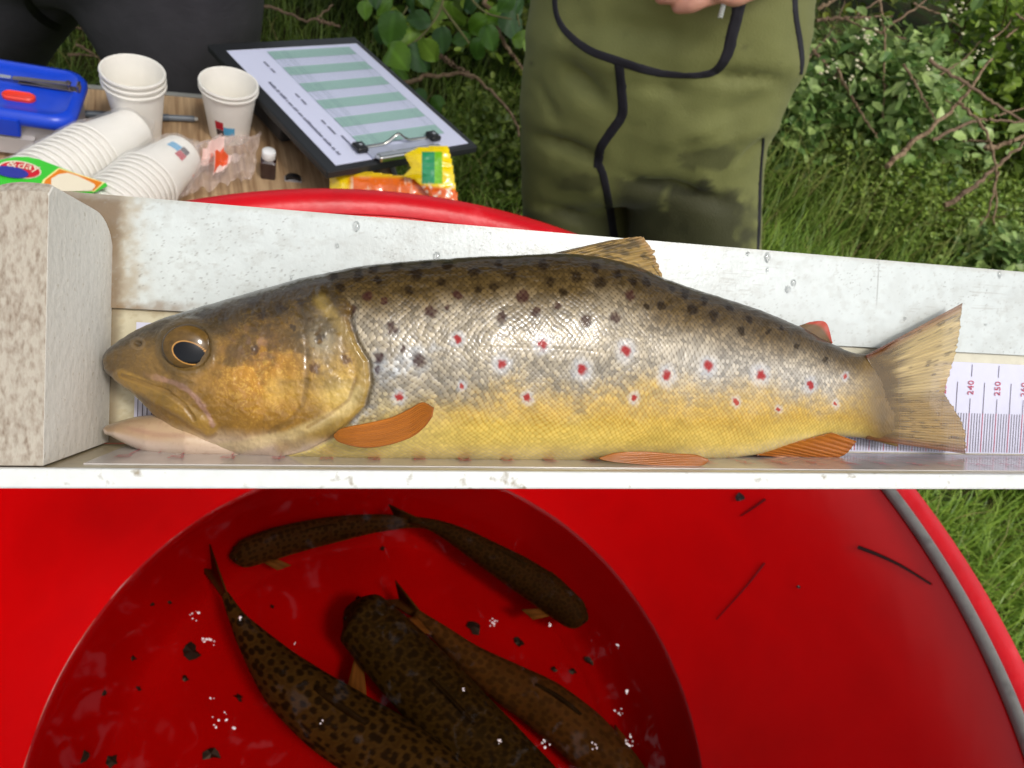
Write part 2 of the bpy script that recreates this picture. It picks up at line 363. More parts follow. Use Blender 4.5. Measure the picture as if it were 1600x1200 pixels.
def bproj(V):
    P = b2w(V)-CAM; zc = P@FW; return 800+F*(P@RT)/zc, 600-F*(P@UP)/zc
xd = np.arange(163, 1402.5, .5)
yu = interp(UPR, xd); yl = interp(LWR, xd)
yus, yls = smooth1(yu, 36), smooth1(yl, 24)
wn = sstep(163, 230, xd); yu = yu*(1-wn)+yus*wn; wl = sstep(166, 200, xd); yl = yl*(1-wl)+yls*wl
wd = smooth1(interp(WID, xd), 20); w0 = sstep(163, 185, xd); wd = interp(WID, xd)*(1-w0)+wd*w0
NX, NF, NB = 1150, 330, 44
q = np.linspace(0, 1, NX); xc = 163+(1402-163)*(q*.96+.04*q**3); k = 24; xc[:k] = 163+(xc[k]-163)*(np.arange(k)/k)**1.8
YU, YL, WD = np.interp(xc, xd, yu), np.interp(xc, xd, yl), np.interp(xc, xd, wd)*.001
th = np.concatenate([np.linspace(math.pi/2, -math.pi/2, NF), np.linspace(-math.pi/2, -3*math.pi/2, NB+2)[1:-1]])
# slight crowding towards the outline on the front half
sU, hU = fsh(xc, YU); sL, hL = fsh(xc, YL); sc_ = (sU+sL)/2; hc = (hU+hL)/2; HH = np.abs(hU-hL)/2
ct, st = np.cos(th), np.sin(th)
prof = np.sign(ct)*np.abs(ct)**.86
Y = -(tmid(xc)[:, None]+WD[:, None]*prof[None, :])
Z = hc[:, None]+HH[:, None]*st[None, :]
X = (sU[:, None]*(1+st)/2+sL[:, None]*(1-st)/2)
# normals of the smooth body (approximate)
P = np.stack([X, Y, Z], -1)
du = np.gradient(P, axis=0); dv = np.gradient(P, axis=1); N = np.cross(dv, du); N /= np.linalg.norm(N, axis=2)[..., None]+1e-12
if N[NX//2, NF//2, 1] > 0: N = -N
px, py = bproj(P.reshape(-1, 3)); px = px.reshape(NX, -1); py = py.reshape(NX, -1)
uu = np.interp(px, xd, yu); ll = np.interp(px, xd, yl); vv = np.clip((py-uu)/(ll-uu), 0, 1)
mm = P[..., 0]*1000                                  # along, mm
arc = np.cumsum(np.linalg.norm(np.diff(P, axis=1, prepend=P[:, :1]), axis=2), axis=1)*1000
arc -= arc[:, NF//2][:, None]
# ---- scales: staggered rows of overlapping rounded plates, 1.2 mm
SC = 1.32
wu = (fbm(px*.012, py*.012, 55)-.5)*9; wv = (fbm(px*.012+7, py*.012, 57)-.5)*9; ru = (mm+wu*.5)/SC; rv = (arc+wv*.5)/(SC*.52); row = np.floor(rv)
best = np.full(mm.shape, 9.0); rid = np.zeros(mm.shape); cu_ = np.zeros(mm.shape)
for dr in (-1, 0, 1):
    r = row+dr; sh = (r % 2)*.5; cc = np.floor(ru-sh)
    for dc in (0, 1):
        cx = cc+dc+sh; dx = ru-cx; dy = (rv-(r+.5))*.52*1.06
        d = np.hypot(dx, dy)
        m_ = d < best; best = np.where(m_, d, best); rid = np.where(m_, r*131+np.floor(cx*2), rid); cu_ = np.where(m_, dx, cu_)
srand2 = np.modf(np.abs(np.sin(rid*78.233)*24634.6345))[0]
srand = np.modf(np.abs(np.sin(rid*12.9898)*43758.5453))[0]
sdome = np.clip(1-(best/.56)**2, 0, 1); sedge = sstep(.34, .54, best)
gill = np.array([(560, 440), (548, 470), (545, 500), (556, 535), (574, 565), (577, 600), (568, 635), (545, 660), (520, 685), (480, 705), (430, 716)])
gx = np.interp(py, gill[:, 1], gill[:, 0])           # rear edge of the gill cover at this height
gx = np.where(py < 480, 548-(480-py)*.9, gx)
onbody = sstep(-2, 9, px-gx)
nb = fbm(px*.02, py*.02, 61); nf = fbm(px*.09, py*.09, 67); nw = fbm(px*.006, py*.012, 71)
def C(c): return lin(c)[None, None, :]
def mixc(a, b, t): return a*(1-t[..., None])+b*t[..., None]
yb = np.interp(px, [560, 640, 720, 800, 900, 1000, 1100, 1200, 1300, 1375], [668, 640, 622, 606, 618, 606, 604, 612, 622, 600])+(nb-.5)*46+(nf-.5)*26   # silver to yellow
side = sstep(-38, 44, py-yb+16*(srand-.5))
# base: skin between scales, and scale plate colour
skin = mixc(np.broadcast_to(C((46, 34, 15)), P.shape), C((74, 58, 33)), sstep(.05, .42, vv+.10*(nb-.5)))
plate = mixc(np.broadcast_to(C((98, 78, 42)), P.shape), C((172, 158, 132)), sstep(.12, .42, vv+.22*(nb-.5)))
plate = mixc(plate, C((136, 126, 106)), sstep(.40, .60, vv+.1*(nf-.5))*.6)
blue = sstep(.5, .72, nw+.25*(nf-.5))*sstep(.2, .4, vv)*sstep(760, 600, px); plate = mixc(plate, C((192, 200, 210)), blue*.8); skin = mixc(skin, C((120, 122, 124)), blue*.5)
rear = sstep(980, 1120, px)*sstep(.25, .42, vv); plate = mixc(plate, C((182, 176, 166)), rear*.7); skin = mixc(skin, C((122, 110, 88)), rear*.55)
lum = (.50+.75*srand)[..., None]
body = mixc(skin, plate*lum, sstep(.15, .75, sdome)*(.45+.55*sstep(.10, .24, vv)))
yskin = mixc(np.broadcast_to(C((172, 128, 22)), P.shape), C((196, 166, 72)), sstep(.74, .97, vv+.1*(nb-.5)))
yskin = mixc(yskin, C((206, 190, 152)), sstep(.90, 1.0, vv))
front = sstep(760, 590, px+40*(nb-.5)); yskin = mixc(yskin, C((206, 186, 128)), front*.75)
yplate = mixc(yskin, C((214, 192, 104)), sstep(.35, .9, sdome)*(.45+.35*sstep(.75, .95, vv)))
yplate = yplate*(.90+.2*srand)[..., None]
gspk = sstep(.55, .8, fbm(px*.35, py*.35, 77, 2))
yplate = mixc(yplate, C((140, 112, 48)), gspk*.28*sstep(.93, .7, vv))
body = mixc(body, yplate, side)
body = body*(.84+.32*fbm(px*.03, py*.05, 83))[..., None]
tailz = sstep(1290, 1375, px+40*(nf-.5)); body = mixc(body, C((104, 80, 34))*(.6+.8*nf)[..., None], tailz*(.62+.36*sstep(1340, 1380, px)))
body = mixc(body, C((40, 30, 14)), sstep(.12, .0, vv+.05*(nf-.5))*.75)
# spots
DK = [(548, 487, 8), (575, 465, 8), (612, 512, 9), (655, 563, 11), (672, 487, 9), (817, 463, 10), (784, 497, 9), (838, 487, 7), (916, 500, 9), (960, 497, 8), (938, 440, 9), (902, 432, 9), (985, 463, 8), (1035, 476, 7), (1083, 483, 8), (1115, 493, 8), (650, 428, 10), (740, 424, 9), (800, 428, 9), (592, 560, 8), (590, 578, 6), (1157, 518, 6), (560, 432, 9), (700, 413, 8), (850, 411, 8), (620, 416, 8), (530, 452, 8), (770, 447, 7), (714, 462, 7), (1200, 520, 5), (1245, 540, 5), (1010, 440, 7), (1070, 460, 7), (1140, 482, 6), (1290, 562, 5), (880, 455, 6), (690, 440, 7), (590, 440, 6), (505, 455, 7), (520, 432, 7), (600, 470, 5), (640, 455, 7), (745, 452, 6), (860, 440, 7), (930, 418, 7), (965, 428, 7), (990, 440, 6), (1050, 452, 6), (1100, 470, 6), (1170, 500, 6), (1220, 512, 5), (780, 412, 7), (665, 412, 7), (585, 420, 7), (1010, 478, 6), (870, 478, 6), (700, 480, 5), (630, 545, 6)]
RD = [(715, 530, 7), (784, 569, 9), (847, 538, 9), (910, 577, 10), (977, 548, 10), (1043, 587, 9), (1107, 573, 9), (1189, 586, 9), (1265, 602, 7), (824, 621, 6), (991, 622, 6), (1150, 627, 5), (1216, 639, 4), (1305, 630, 4), (623, 620, 7), (722, 603, 5), (1320, 588, 4)]
jx = (fbm(px*.09+py*.04, py*.09-px*.04, 91, 3)-.5)*9+(noise2(px*.3+py*.1, py*.3, 92)-.5)*3; jy = (fbm(px*.09-py*.03, py*.09+px*.05, 95, 3)-.5)*9+(noise2(px*.3, py*.3+px*.1, 96)-.5)*3
for x, y, r in DK:
    m0 = slice(*np.searchsorted(xc, [x-60, x+60])); d = np.hypot(px[m0]+jx[m0]-x, (py[m0]+jy[m0]-y)*.92)
    body[m0] = mixc(body[m0], C((150, 156, 162)), sstep(r*2.3, r*1.3, d)*.22*sstep(.2, .4, vv[m0]))
    c = C((52, 22, 26)) if y > 455 and x < 1000 else C((26, 18, 12))
    body[m0] = mixc(body[m0], c, sstep(r*1.35, r*.6, d)*.95*(.72+.28*(1-sdome[m0])))
for x, y, r in RD:
    m0 = slice(*np.searchsorted(xc, [x-60, x+60])); d = np.hypot(px[m0]+jx[m0]*.8-x, (py[m0]+jy[m0]*.8-y)*.85)
    body[m0] = mixc(body[m0], C((204, 206, 212)), sstep(r*2.3, r*.9, d+7*(nf[m0]-.5))*(.22+.28*sdome[m0]))
    body[m0] = mixc(body[m0], C((150, 2, 10)) if r > 5 else C((160, 44, 34)), sstep(r*1.05, r*.45, d)*(.84+.12*sdome[m0]))
GLO = 1-.75*sstep(.30, .10, vv)*onbody
for x, y, r in DK:
    m0 = slice(*np.searchsorted(xc, [x-60, x+60])); d = np.hypot(px[m0]+jx[m0]-x, (py[m0]+jy[m0]-y)*.92); GLO[m0] = np.minimum(GLO[m0], 1-.9*sstep(r*1.5, r*.7, d))
for x, y, r in RD:
    m0 = slice(*np.searchsorted(xc, [x-60, x+60])); d = np.hypot(px[m0]+jx[m0]*.8-x, (py[m0]+jy[m0]*.8-y)*.85); GLO[m0] = np.minimum(GLO[m0], 1-.85*sstep(r*1.2, r*.6, d))
# ---- head
def band(poly, wdt):                                 # distance to a polyline, photo px
    best = np.full(px.shape, 1e9)
    for (x0, y0), (x1, y1) in zip(poly[:-1], poly[1:]):
        dx, dy = x1-x0, y1-y0; t = np.clip(((px-x0)*dx+(py-y0)*dy)/(dx*dx+dy*dy), 0, 1)
        best = np.minimum(best, np.hypot(px-x0-t*dx, py-y0-t*dy))
    return best
head = mixc(np.broadcast_to(C((62, 47, 20)), P.shape), C((134, 98, 36)), sstep(.12, .42, vv+.12*(nb-.5)))
snout = sstep(330, 220, px); head = mixc(head, C((112, 86, 44)), snout*.8*sstep(.05, .35, vv)); head = mixc(head, C((78, 62, 36)), sstep(240, 165, px)*.55)
ck = np.exp(-(((px-410)/62)**2+((py-590)/62)**2)**1.4); head = mixc(head, C((178, 124, 32)), ck*.92)
ck2 = np.exp(-(((px-530)/44)**2+((py-600)/58)**2)**1.5); head = mixc(head, C((184, 146, 66)), ck2*.9)
fleck = sstep(.54, .68, fbm(px*.30+8*fbm(px*.05, py*.05, 102), py*.34+8*fbm(px*.05, py*.05, 103), 101, 4)); head = mixc(head, C((220, 176, 78)), fleck*(ck*.42+ck2*.30+.06)); gl2 = np.exp(-(((px-430)/48)**2+((py-612)/30)**2)**1.5); head = mixc(head, C((218, 176, 84)), gl2*.55*sstep(.3, .6, nb)); gl3 = np.exp(-(((px-535)/34)**2+((py-615)/26)**2)**1.5); head = mixc(head, C((214, 184, 104)), gl3*.6)
flk2 = sstep(.58, .70, fbm(px*.10+9, py*.12, 107, 4)); head = mixc(head, C((70, 50, 24)), flk2*.5*sstep(600, 520, py)*sstep(330, 380, px))
pink = np.exp(-(((px-395)/34)**2+((py-540)/22)**2)); head = mixc(head, C((150, 112, 92)), pink*.6*sstep(.4, .6, nf))
slv = np.exp(-(((px-505)/32)**2+((py-530)/34)**2)); head = mixc(head, C((160, 150, 124)), slv*.75*sstep(.35, .6, nf+.15))
yth = np.interp(px, [200, 255, 300, 340, 430, 480, 540], [640, 652, 664, 670, 672, 678, 690]); lowh = sstep(-8, 20, py-yth+26*(nb-.5)); head = mixc(head, C((190, 164, 128)), lowh*.92); head = mixc(head, C((206, 184, 166)), sstep(676, 706, py)*.85)
thr_ = band([(300, 705), (380, 697), (450, 682), (500, 662), (540, 640), (560, 612)], 0); head = mixc(head, C((206, 186, 132)), sstep(14, 4, thr_)*.55)
mx_ = band([(188, 590), (222, 606), (255, 622), (285, 640), (312, 660), (326, 668)], 0)
head = mixc(head, C((150, 116, 50)), sstep(17, 10, mx_)*.92); head = mixc(head, C((104, 74, 36)), sstep(5, 1, np.abs(mx_-15))*(py > 600+.62*(px-215))*.45)
mline = band([(205, 580), (240, 589), (270, 596), (298, 612), (318, 638), (334, 664)], 0); head = mixc(head, C((168, 128, 116)), sstep(6, 2, mline+6*(nf-.5))*.6*sstep(215, 270, px)); 
mgroove = band([(192, 586), (230, 600), (262, 612), (290, 634), (305, 655)], 0); head = mixc(head, C((96, 66, 30)), sstep(4.5, 1.2, mgroove)*.4)
for x, y, r in [(500, 530, 8), (493, 575, 9), (398, 545, 7), (440, 480, 8), (410, 490, 7), (470, 470, 8), (395, 470, 9), (350, 495, 7), (540, 560, 9), (455, 510, 6)]:
    d = np.hypot(px+jx*1.4-x, py+jy*1.4-y); head = mixc(head, C((70, 34, 24)) if y > 540 else C((40, 28, 16)), sstep(r*1.5, r*.5, d)*.75)
pre = band([(458, 470), (474, 500), (482, 545), (480, 590), (474, 630), (452, 660), (420, 676)], 0)
ope = band([(500, 470), (540, 520), (566, 556), (572, 600), (560, 636), (530, 660), (490, 682), (440, 700)], 0)
ope2 = band([(556, 590), (545, 625), (515, 648), (480, 668)], 0)
head = mixc(head, C((84, 62, 28)), sstep(6, 1, pre+3*(nf-.5))*.4); head = mixc(head, C((158, 132, 66)), sstep(16, 3, ope+8*(nf-.5))*.55); head = mixc(head, C((120, 86, 34)), sstep(4, 1, ope2)*.5)
head = mixc(head, C((44, 34, 18)), sstep(.17, .02, vv)*.85)
nos = np.hypot((px-216)*.8, (py-537)*1.0); head = mixc(head, C((60, 48, 34)), sstep(6, 2, nos)*.7); head = mixc(head, C((140, 118, 88)), sstep(3, 1, np.abs(nos-8))*.3)
eyed = np.hypot((px-293)/39, (py-542)/38); head = mixc(head, C((84, 66, 34)), sstep(1.35, 1.0, eyed)*.7)
head = head*(.62+.72*fbm(px*.035, py*.045, 113, 5))[..., None]; dkp = sstep(.52, .68, fbm(px*.022+3, py*.03, 115, 4))*sstep(650, 560, py)*.62; head = mixc(head, C((62, 48, 22)), dkp)
cols = mixc(head, body, onbody); cols = cols*(1-.55*sstep(6, 0, np.abs(px-gx-4))*sstep(475, 500, py)*sstep(690, 660, py))[..., None]
# ---- relief
rel = onbody*(sdome-.45)*(.11-.055*side)*sstep(.0, .10, vv)
rel += .03*(srand-.5)*onbody*sdome+onbody*(srand2-.5)*cu_*.26*sdome*sstep(.05, .2, vv)
rel += (1-onbody)*(.16*sstep(14, 2, np.abs(px-gx+9))+.28*sstep(.0, 1, 1-pre/40)*(px < 478)*sstep(40, 0, pre)*0)
rel += -.22*sstep(8, 1, pre)*sstep(470, 490, py)-.15*sstep(6, 1, ope2)+.45*sstep(16, 6, mx_)-.35*sstep(5, 1, mgroove)-.45*sstep(5, 2, nos)+.10*sstep(4, 2, np.abs(nos-8))
rel += .35*sstep(1.35, 1.05, eyed)-.5*sstep(1.02, .85, eyed)
rel += (1-onbody)*((fbm(px*.07, py*.07, 121)-.5)*.55+(fbm(px*.22, py*.22, 123, 2)-.5)*.14)+(fbm(px*.012, py*.012, 127)-.5)*1.2*sstep(200, 320, px)
rel += -.6*sstep(9, 0, np.abs(px-gx-2))*sstep(470, 500, py)
ll_ = np.abs(vv-np.interp(px, [560, 1370], [.42, .52])); rel += -.05*sstep(.008, .002, ll_)*onbody
rel += onbody*sstep(.22, .05, vv)*(fbm(px*.05, py*.14, 129, 3)-.5)*.7
edge = np.clip(ct, 0, 1)[None, :]**.5
P = P+N*(rel*edge*.001)[..., None]
fm = mat('trout_skin', attr=True, rough=.34, spec=.55, coat=.6, coat_rough=.035, bump=.00008, bscale=900)
b_ = fm.node_tree.nodes['Principled BSDF']; b_.inputs['Coat IOR'].default_value = 1.36
ft = fm.node_tree; fa = [q_ for q_ in ft.nodes if q_.type == 'ATTRIBUTE'][0]; fmu = ft.nodes.new('ShaderNodeMath'); fmu.operation = 'MULTIPLY'; fmu.inputs[1].default_value = .55; ft.links.new(fa.outputs['Alpha'], fmu.inputs[0]); ft.links.new(fmu.outputs[0], b_.inputs['Specular IOR Level'])
fmu = ft.nodes.new('ShaderNodeMath'); fmu.operation = 'MULTIPLY_ADD'; fmu.inputs[1].default_value = .35; fmu.inputs[2].default_value = .25; ft.links.new(fa.outputs['Alpha'], fmu.inputs[0]); ft.links.new(fmu.outputs[0], b_.inputs['Coat Weight'])
nvt = P.shape[1]; cols = np.concatenate([cols, GLO[..., None]], -1)
tb = mk('body', P.reshape(-1, 3), gridf(NX, nvt, True), fm, trout, cols.reshape(-1, 4))
tb.data.polygons.foreach_set('use_smooth', np.ones(len(tb.data.polygons), bool))
# lower jaw
JU = [(163, 668), (168, 664), (180, 660), (205, 652), (240, 648), (270, 646), (330, 660), (420, 690), (470, 703)]
JL = [(163, 670), (168, 679), (178, 681), (210, 697), (240, 708), (300, 713), (360, 713), (420, 713), (470, 712)]
xj = np.concatenate([163+10*np.linspace(0, 1, 16)**1.8, np.linspace(174, 470, 140)]); a, b = interp(JU, xj), interp(JL, xj); a[20:] = smooth1(a, 8)[20:]; b[20:] = smooth1(b, 8)[20:]
wj = interp([(163, .3), (165, 1.8), (170, 3), (190, 5.2), (240, 7.2), (300, 7.8), (350, 6.6), (400, 4.5), (440, 3), (470, 1.5)], xj)*.001
tj = np.linspace(0, 2*math.pi, 64, endpoint=False); s1, h1 = fsh(xj, a); s2, h2 = fsh(xj, b)
XJ = np.stack([(s1[:, None]*(1+np.sin(tj))+s2[:, None]*(1-np.sin(tj)))/2, -(tmid(xj)[:, None]+wj[:, None]*np.sign(np.cos(tj))*np.abs(np.cos(tj))**.8), (h1+h2)[:, None]/2+np.abs(h1-h2)[:, None]/2*np.sin(tj)], -1)
jpx, jpy = bproj(XJ.reshape(-1, 3)); n1 = fbm(jpx*.05, jpy*.08, 131); n2 = fbm(jpx*.15, jpy*.3, 133)
cj = lin((182, 154, 118))[None]*(1-n1[:, None]*.6)+lin((182, 144, 122))[None]*n1[:, None]*.6; fd = sstep(230, 320, jpx)[:, None]*.95; cj = cj*(1-fd)+(lin((190, 164, 128))*(1-sstep(676, 706, jpy)[:, None]*.85)+lin((206, 184, 166))*sstep(676, 706, jpy)[:, None]*.85)*fd
vj = (jpy-np.interp(jpx, xj, a))/(np.interp(jpx, xj, b)-np.interp(jpx, xj, a)+1)
tp = sstep(235, 165, jpx)*.6*sstep(.9, .3, vj); cj = cj*(1-tp[:, None])+lin((122, 98, 66))*tp[:, None]
mk_ = sstep(.62, .75, n2)*.25; cj = cj*(1-mk_[:, None])+lin((150, 112, 84))*mk_[:, None]
cr_ = sstep(.10, .02, np.abs(vj-.42-.1*np.sin(jpx*.03)))*sstep(180, 215, jpx)*sstep(330, 270, jpx)*.4; cj = cj*(1-cr_[:, None])+lin((150, 104, 88))*cr_[:, None]
lip = sstep(.16, .04, vj)*.4*sstep(280, 220, jpx); cj = cj*(1-lip[:, None])+lin((216, 190, 150))*lip[:, None]
lw = sstep(.55, .85, vj)*.6*sstep(320, 240, jpx); cj = cj*(1-lw[:, None])+lin((214, 200, 190))*lw[:, None]
mk('lower_jaw', XJ.reshape(-1, 3), gridf(len(xj), 64, True), fm, trout, cj)
# mouth lining behind the gape
# eye: dome with iris ring, black pupil and a wet surface
es, eh = fsh(294, 542, tmid(295)+.0100); er = .0048
eyeM = Matrix.Translation((float(es), -float(tmid(295)+.0097), float(eh)))
rr = np.linspace(0, 1, 40)[:, None]; aa = np.linspace(0, 2*math.pi, 64, endpoint=False)[None, :]
ex = rr*np.cos(aa); ez = rr*np.sin(aa); ey = -.46*np.sqrt(np.clip(1-rr**2*.96, 0, 1))+0*aa
pxe = np.hypot((ex-.07+.10*(ez+.24))/(.62+.05*np.sign(ex)), (ez+.26+.14*(ex-.07))/.47)
c = np.broadcast_to(lin((88, 66, 32)), ex.shape+(3,)).copy()
c = np.where((ez > .30+.1*ex)[..., None], lin((96, 72, 34)), c); nz_ = fbm(ex*5+9, ez*7+9, 141)[..., None]; c = c*(.6+.8*nz_)
ring = sstep(1.13, 1.07, pxe)[..., None]; c = c*(1-ring)+lin((190, 138, 72))*(.6+.8*nz_)*ring
pu = sstep(1.04, .98, pxe)[..., None]; c = c*(1-pu)+lin((6, 6, 8))*pu
c = np.where((rr+0*aa > .93)[..., None], lin((70, 56, 34)), c)
em = mat('trout_eye', attr=True, rough=.15, spec=.2, coat=.35, coat_rough=.02)
eye = mk('eye', np.stack([ex*er*1.04, ey*er, ez*er*.98], -1).reshape(-1, 3), gridf(40, 64, True), em, trout, c.reshape(-1, 3)); eye.matrix_local = eyeM
# ---- fins
finm = mat('trout_fin', attr=True, rough=.38, spec=.3, coat=.35, coat_rough=.10, alpha=.84)
tailm = mat('trout_tail', attr=True, rough=.28, spec=.5, coat=.7, coat_rough=.08, alpha=.64)
def fin(name, base, tip, t0, t1, colf, rays=16, corr=.00018, m=None, nu=120, nv=60, wave=0, seed=0, along=False, rag=0):
    Bc = smooth_curve(base, nu); Tc = smooth_curve(tip, nu)
    v = np.linspace(0, 1, nv)[None, :, None]; Q = Bc[:, None]*(1-v)+Tc[:, None]*v
    u = np.linspace(0, 1, nu)[:, None]+0*v[..., 0]; vv_ = v[..., 0]+0*u
    if rag: Q = Q+(Q-Bc[:, None])*(rag*(noise2(u*rays*1.5+seed, u*0+seed, 190)-.6)*sstep(.5, 1, vv_))[..., None]
    if along: u, vv_ = vv_, u
    t = t0+(t1-t0)*vv_+corr*np.sin(u*rays*2*math.pi)*(.3+.7*vv_)+wave*np.sin(u*5+vv_*3)*vv_
    if name == 'tail_fin':
        yu_, yl_ = np.interp(Q[..., 0], xd, yu), np.interp(Q[..., 0], xd, yl); eta = np.clip(2*(Q[..., 1]-yu_)/(yl_-yu_)-1, -1, 1); wq = np.interp(Q[..., 0], xd, wd)*.001*sstep(1415, 1400, Q[..., 0])
        t = tmid(Q[..., 0])+wq*(1-eta**2)**.43+.00035+(t-t0-(t1-t0)*vv_)*sstep(.1, .5, vv_)
    s, h = fsh(Q[..., 0], Q[..., 1], t)
    n_ = fbm(u*rays*1.3+seed, vv_*3, 150+seed); rayl = .5+.5*np.cos(u*rays*2*math.pi+math.pi*.5)
    fin.Q = Q; c = colf(u, vv_, n_, rayl)
    o = mk(name, np.stack([s, -t, h], -1).reshape(-1, 3), gridf(nu, nv), m or finm, trout, c.reshape(-1, 3))
    md = o.modifiers.new('thick', 'SOLIDIFY'); md.thickness = .0003; md.offset = 0
    return o
def two(a, b): return lambda u, v, n, r: lin(a)*(1-v)[..., None]+lin(b)*v[..., None]
def orange(u, v, n, r):
    c = lin((176, 100, 14))*(.66+.44*n+.06*r)[..., None]*(.8+.4*fbm(u*3+2, v*3+5, 193))[..., None]; k0 = sstep(.30, .0, v)*.4; c = c*(1-k0[..., None])+lin((150, 96, 28))*k0[..., None]; k = sstep(.82, 1, v)*.35; c = c*(1-k[..., None])+lin((150, 84, 24))*k[..., None]
    e = sstep(.06, 0, u)*.5; return c*(1-e[..., None])+lin((120, 60, 16))*e[..., None]
T = lambda x: float(tmid(x))
fin('pectoral_fin', [(522, 683), (532, 691), (565, 699), (602, 696), (640, 684), (662, 668), (675, 650)], [(522, 679), (536, 669), (575, 661), (612, 652), (638, 640), (660, 629), (678, 638)], T(530)+.0142, T(650)+.0176, orange, 13, .00007, along=True)
fin('pelvic_fin', [(940, 718), (965, 722), (1010, 726), (1060, 728), (1095, 727), (1107, 720)], [(936, 716), (962, 708), (1005, 706), (1050, 709), (1085, 711), (1106, 718)], T(950)+.0125, T(1050)+.0150, orange, 7, .00010, along=True)
fin('anal_fin', [(1182, 711), (1230, 694), (1300, 676)], [(1235, 715), (1310, 714), (1338, 690)], T(1200)+.003, T(1300)+.003, lambda u, v, n, r: orange(u, v, n, r)*(1-.0*v[..., None])+lin((205, 180, 160))*(sstep(.25, 0, u)*sstep(.3, .9, v)*.7)[..., None], 10)
def dors(u, v, n, r):
    c = lin((160, 130, 70))*(.55+.7*n+.2*r)[..., None]; k = sstep(.47, .68, fbm(u*9, v*7, 171))*.75; c = c*(1-k[..., None])+lin((52, 40, 22))*k[..., None]
    e = sstep(.8, 1, v)*.7; c = c*(1-e[..., None])+lin((196, 156, 100))*e[..., None]
    d = sstep(.10, .0, u)*.7; return c*(1-d[..., None])+lin((58, 44, 24))*d[..., None]
fin('dorsal_fin', [(862, 397), (920, 400), (980, 414), (1034, 438)], [(955, 376), (1008, 371), (1021, 393), (1028, 412), (1037, 441)], T(950), T(1000)-.002, dors, 12, .0004, wave=.0008, rag=.16)
def adi(u, v, n, r):
    c = lin((110, 80, 36))*(.6+.7*n)[..., None]; k = sstep(.5, .85, v)*.85; return c*(1-k[..., None])+lin((196, 62, 40))*k[..., None]
fin('adipose_fin', [(1246, 510), (1268, 522), (1296, 537)], [(1266, 503), (1290, 504), (1301, 536)], T(1270), T(1280)+.001, adi, 3, .00005)
def tailc(u, v, n, r):
    c = lin((204, 178, 118))*(.50+.60*n+.20*r)[..., None]; lo = sstep(.5, .6, u); c = c*(1-.55*lo[..., None])+lin((138, 100, 30))*(.6+.7*n)[..., None]*.55*lo[..., None]
    bs = sstep(.52, .16, v+.35*(n-.5)); c = c*(1-bs[..., None])+lin((104, 80, 34))*(.6+.8*fbm(fin.Q[..., 0]*.09, fin.Q[..., 1]*.09, 67))[..., None]*bs[..., None]
    ed = np.maximum(sstep(.09, 0, u), sstep(.91, 1, u)); c = c*(1-ed[..., None]*.75)+lin((116, 48, 24))*ed[..., None]*.75
    md_ = np.exp(-((u-.53)/.05)**2); c = c*(1-.5*md_[..., None])+lin((104, 76, 20))*.5*md_[..., None]
    dk = sstep(.60, .8, fbm(u*70, v*9, 181, 3))*.6; c = c*(1-dk[..., None])+lin((70, 52, 26))*dk[..., None]
    return c
fin('tail_fin', [(1352, 556), (1366, 585), (1370, 620), (1366, 655), (1352, 686)], [(1503, 474), (1499, 520), (1488, 570), (1476, 613), (1492, 640), (1506, 672), (1509, 709)], T(1360), .0035, tailc, 44, .00011, tailm, 300, 110, wave=.0003, rag=.03)
# ------------------------------------------------------------------ red tub with water and live trout
TC = (.043, .167); ZR, ZW, ZF = 1.0, .75, .665
tub = empty('fish_tub', (TC[0], TC[1], .62)); tag(tub, 'round red plastic tub of water holding live trout under the board', 'tub')
redp = mat('tub_plastic', (196, 1, 4), rough=.22, spec=.4, var=.12, vscale=14, bump=.0005, bscale=26, c2=(172, 1, 5), thr=(.5, .8))
zz = lambda z: z-.62
prof = [(.001, ZF), (.19, ZF), (.225, ZF+.004), (.243, ZF+.020), (.2725, ZW), (.300, ZW+.066), (.330, ZW+.138), (.356, ZW+.204), (.372, ZW+.240), (.376, ZR-.006)]
P_ = smooth_curve(prof, 60); wet_ = mat('tub_plastic_wet', (182, 1, 4), rough=.6, spec=.03, var=.14, vscale=12)
for nm_, Q_, m_ in (('inner_wall', P_[P_[:, 1] > ZW-.004], redp), ('basin_floor', P_[P_[:, 1] < ZW+.004], wet_)): V, f = lathe([(r, zz(z)) for r, z in Q_], 160); mk(nm_, V, f, m_, tub)
prof = [(.3770, ZR-.006), (.3815, ZR+.0005), (.388, ZR+.0035), (.399, ZR+.003), (.4065, ZR-.003), (.4085, ZR-.012), (.407, ZR-.036), (.398, ZR-.040), (.372, ZR-.1), (.30, .64), (.29, .622), (.0, .622)]
rim2 = mat('tub_rim', (196, 12, 26), rough=.38, spec=.4, var=.12, vscale=30, bump=.0006, bscale=90, c2=(206, 60, 66), thr=(.62, .8))
V, f = lathe([(r, zz(z)) for r, z in prof], 160); mk('outer_rim', V, f, rim2, tub)
th = np.linspace(-1.6, .92, 160)
band_ = mat('band_rubber', (112, 110, 106), rough=.42, spec=.5, var=.2, vscale=60, c2=(72, 70, 68), thr=(.5, .7), bump=.0003, bscale=200)
a6 = np.arange(12)*np.pi/6; V = np.stack([(.3765+.0047*np.cos(a6))[None]*np.cos(th)[:, None], (.3765+.0047*np.cos(a6))[None]*np.sin(th)[:, None], zz(ZR-.001)+.0047*np.sin(a6)[None]+0*th[:, None]], -1)
F_ = gridf(160, 12, True); mk('rim_seal', V.reshape(-1, 3), F_, band_, tub)
st = empty('tub_stand', (TC[0], TC[1], 0)); tag(st, 'grey steel four-legged stand under the red tub', 'stand')
steel = mat('stand_steel', (120, 122, 124), rough=.4, metal=.8)
V, f = lathe([(.27, .60), (.29, .60), (.29, .619), (.27, .619), (.27, .60)], 64); mk('ring', V, f, steel, st)
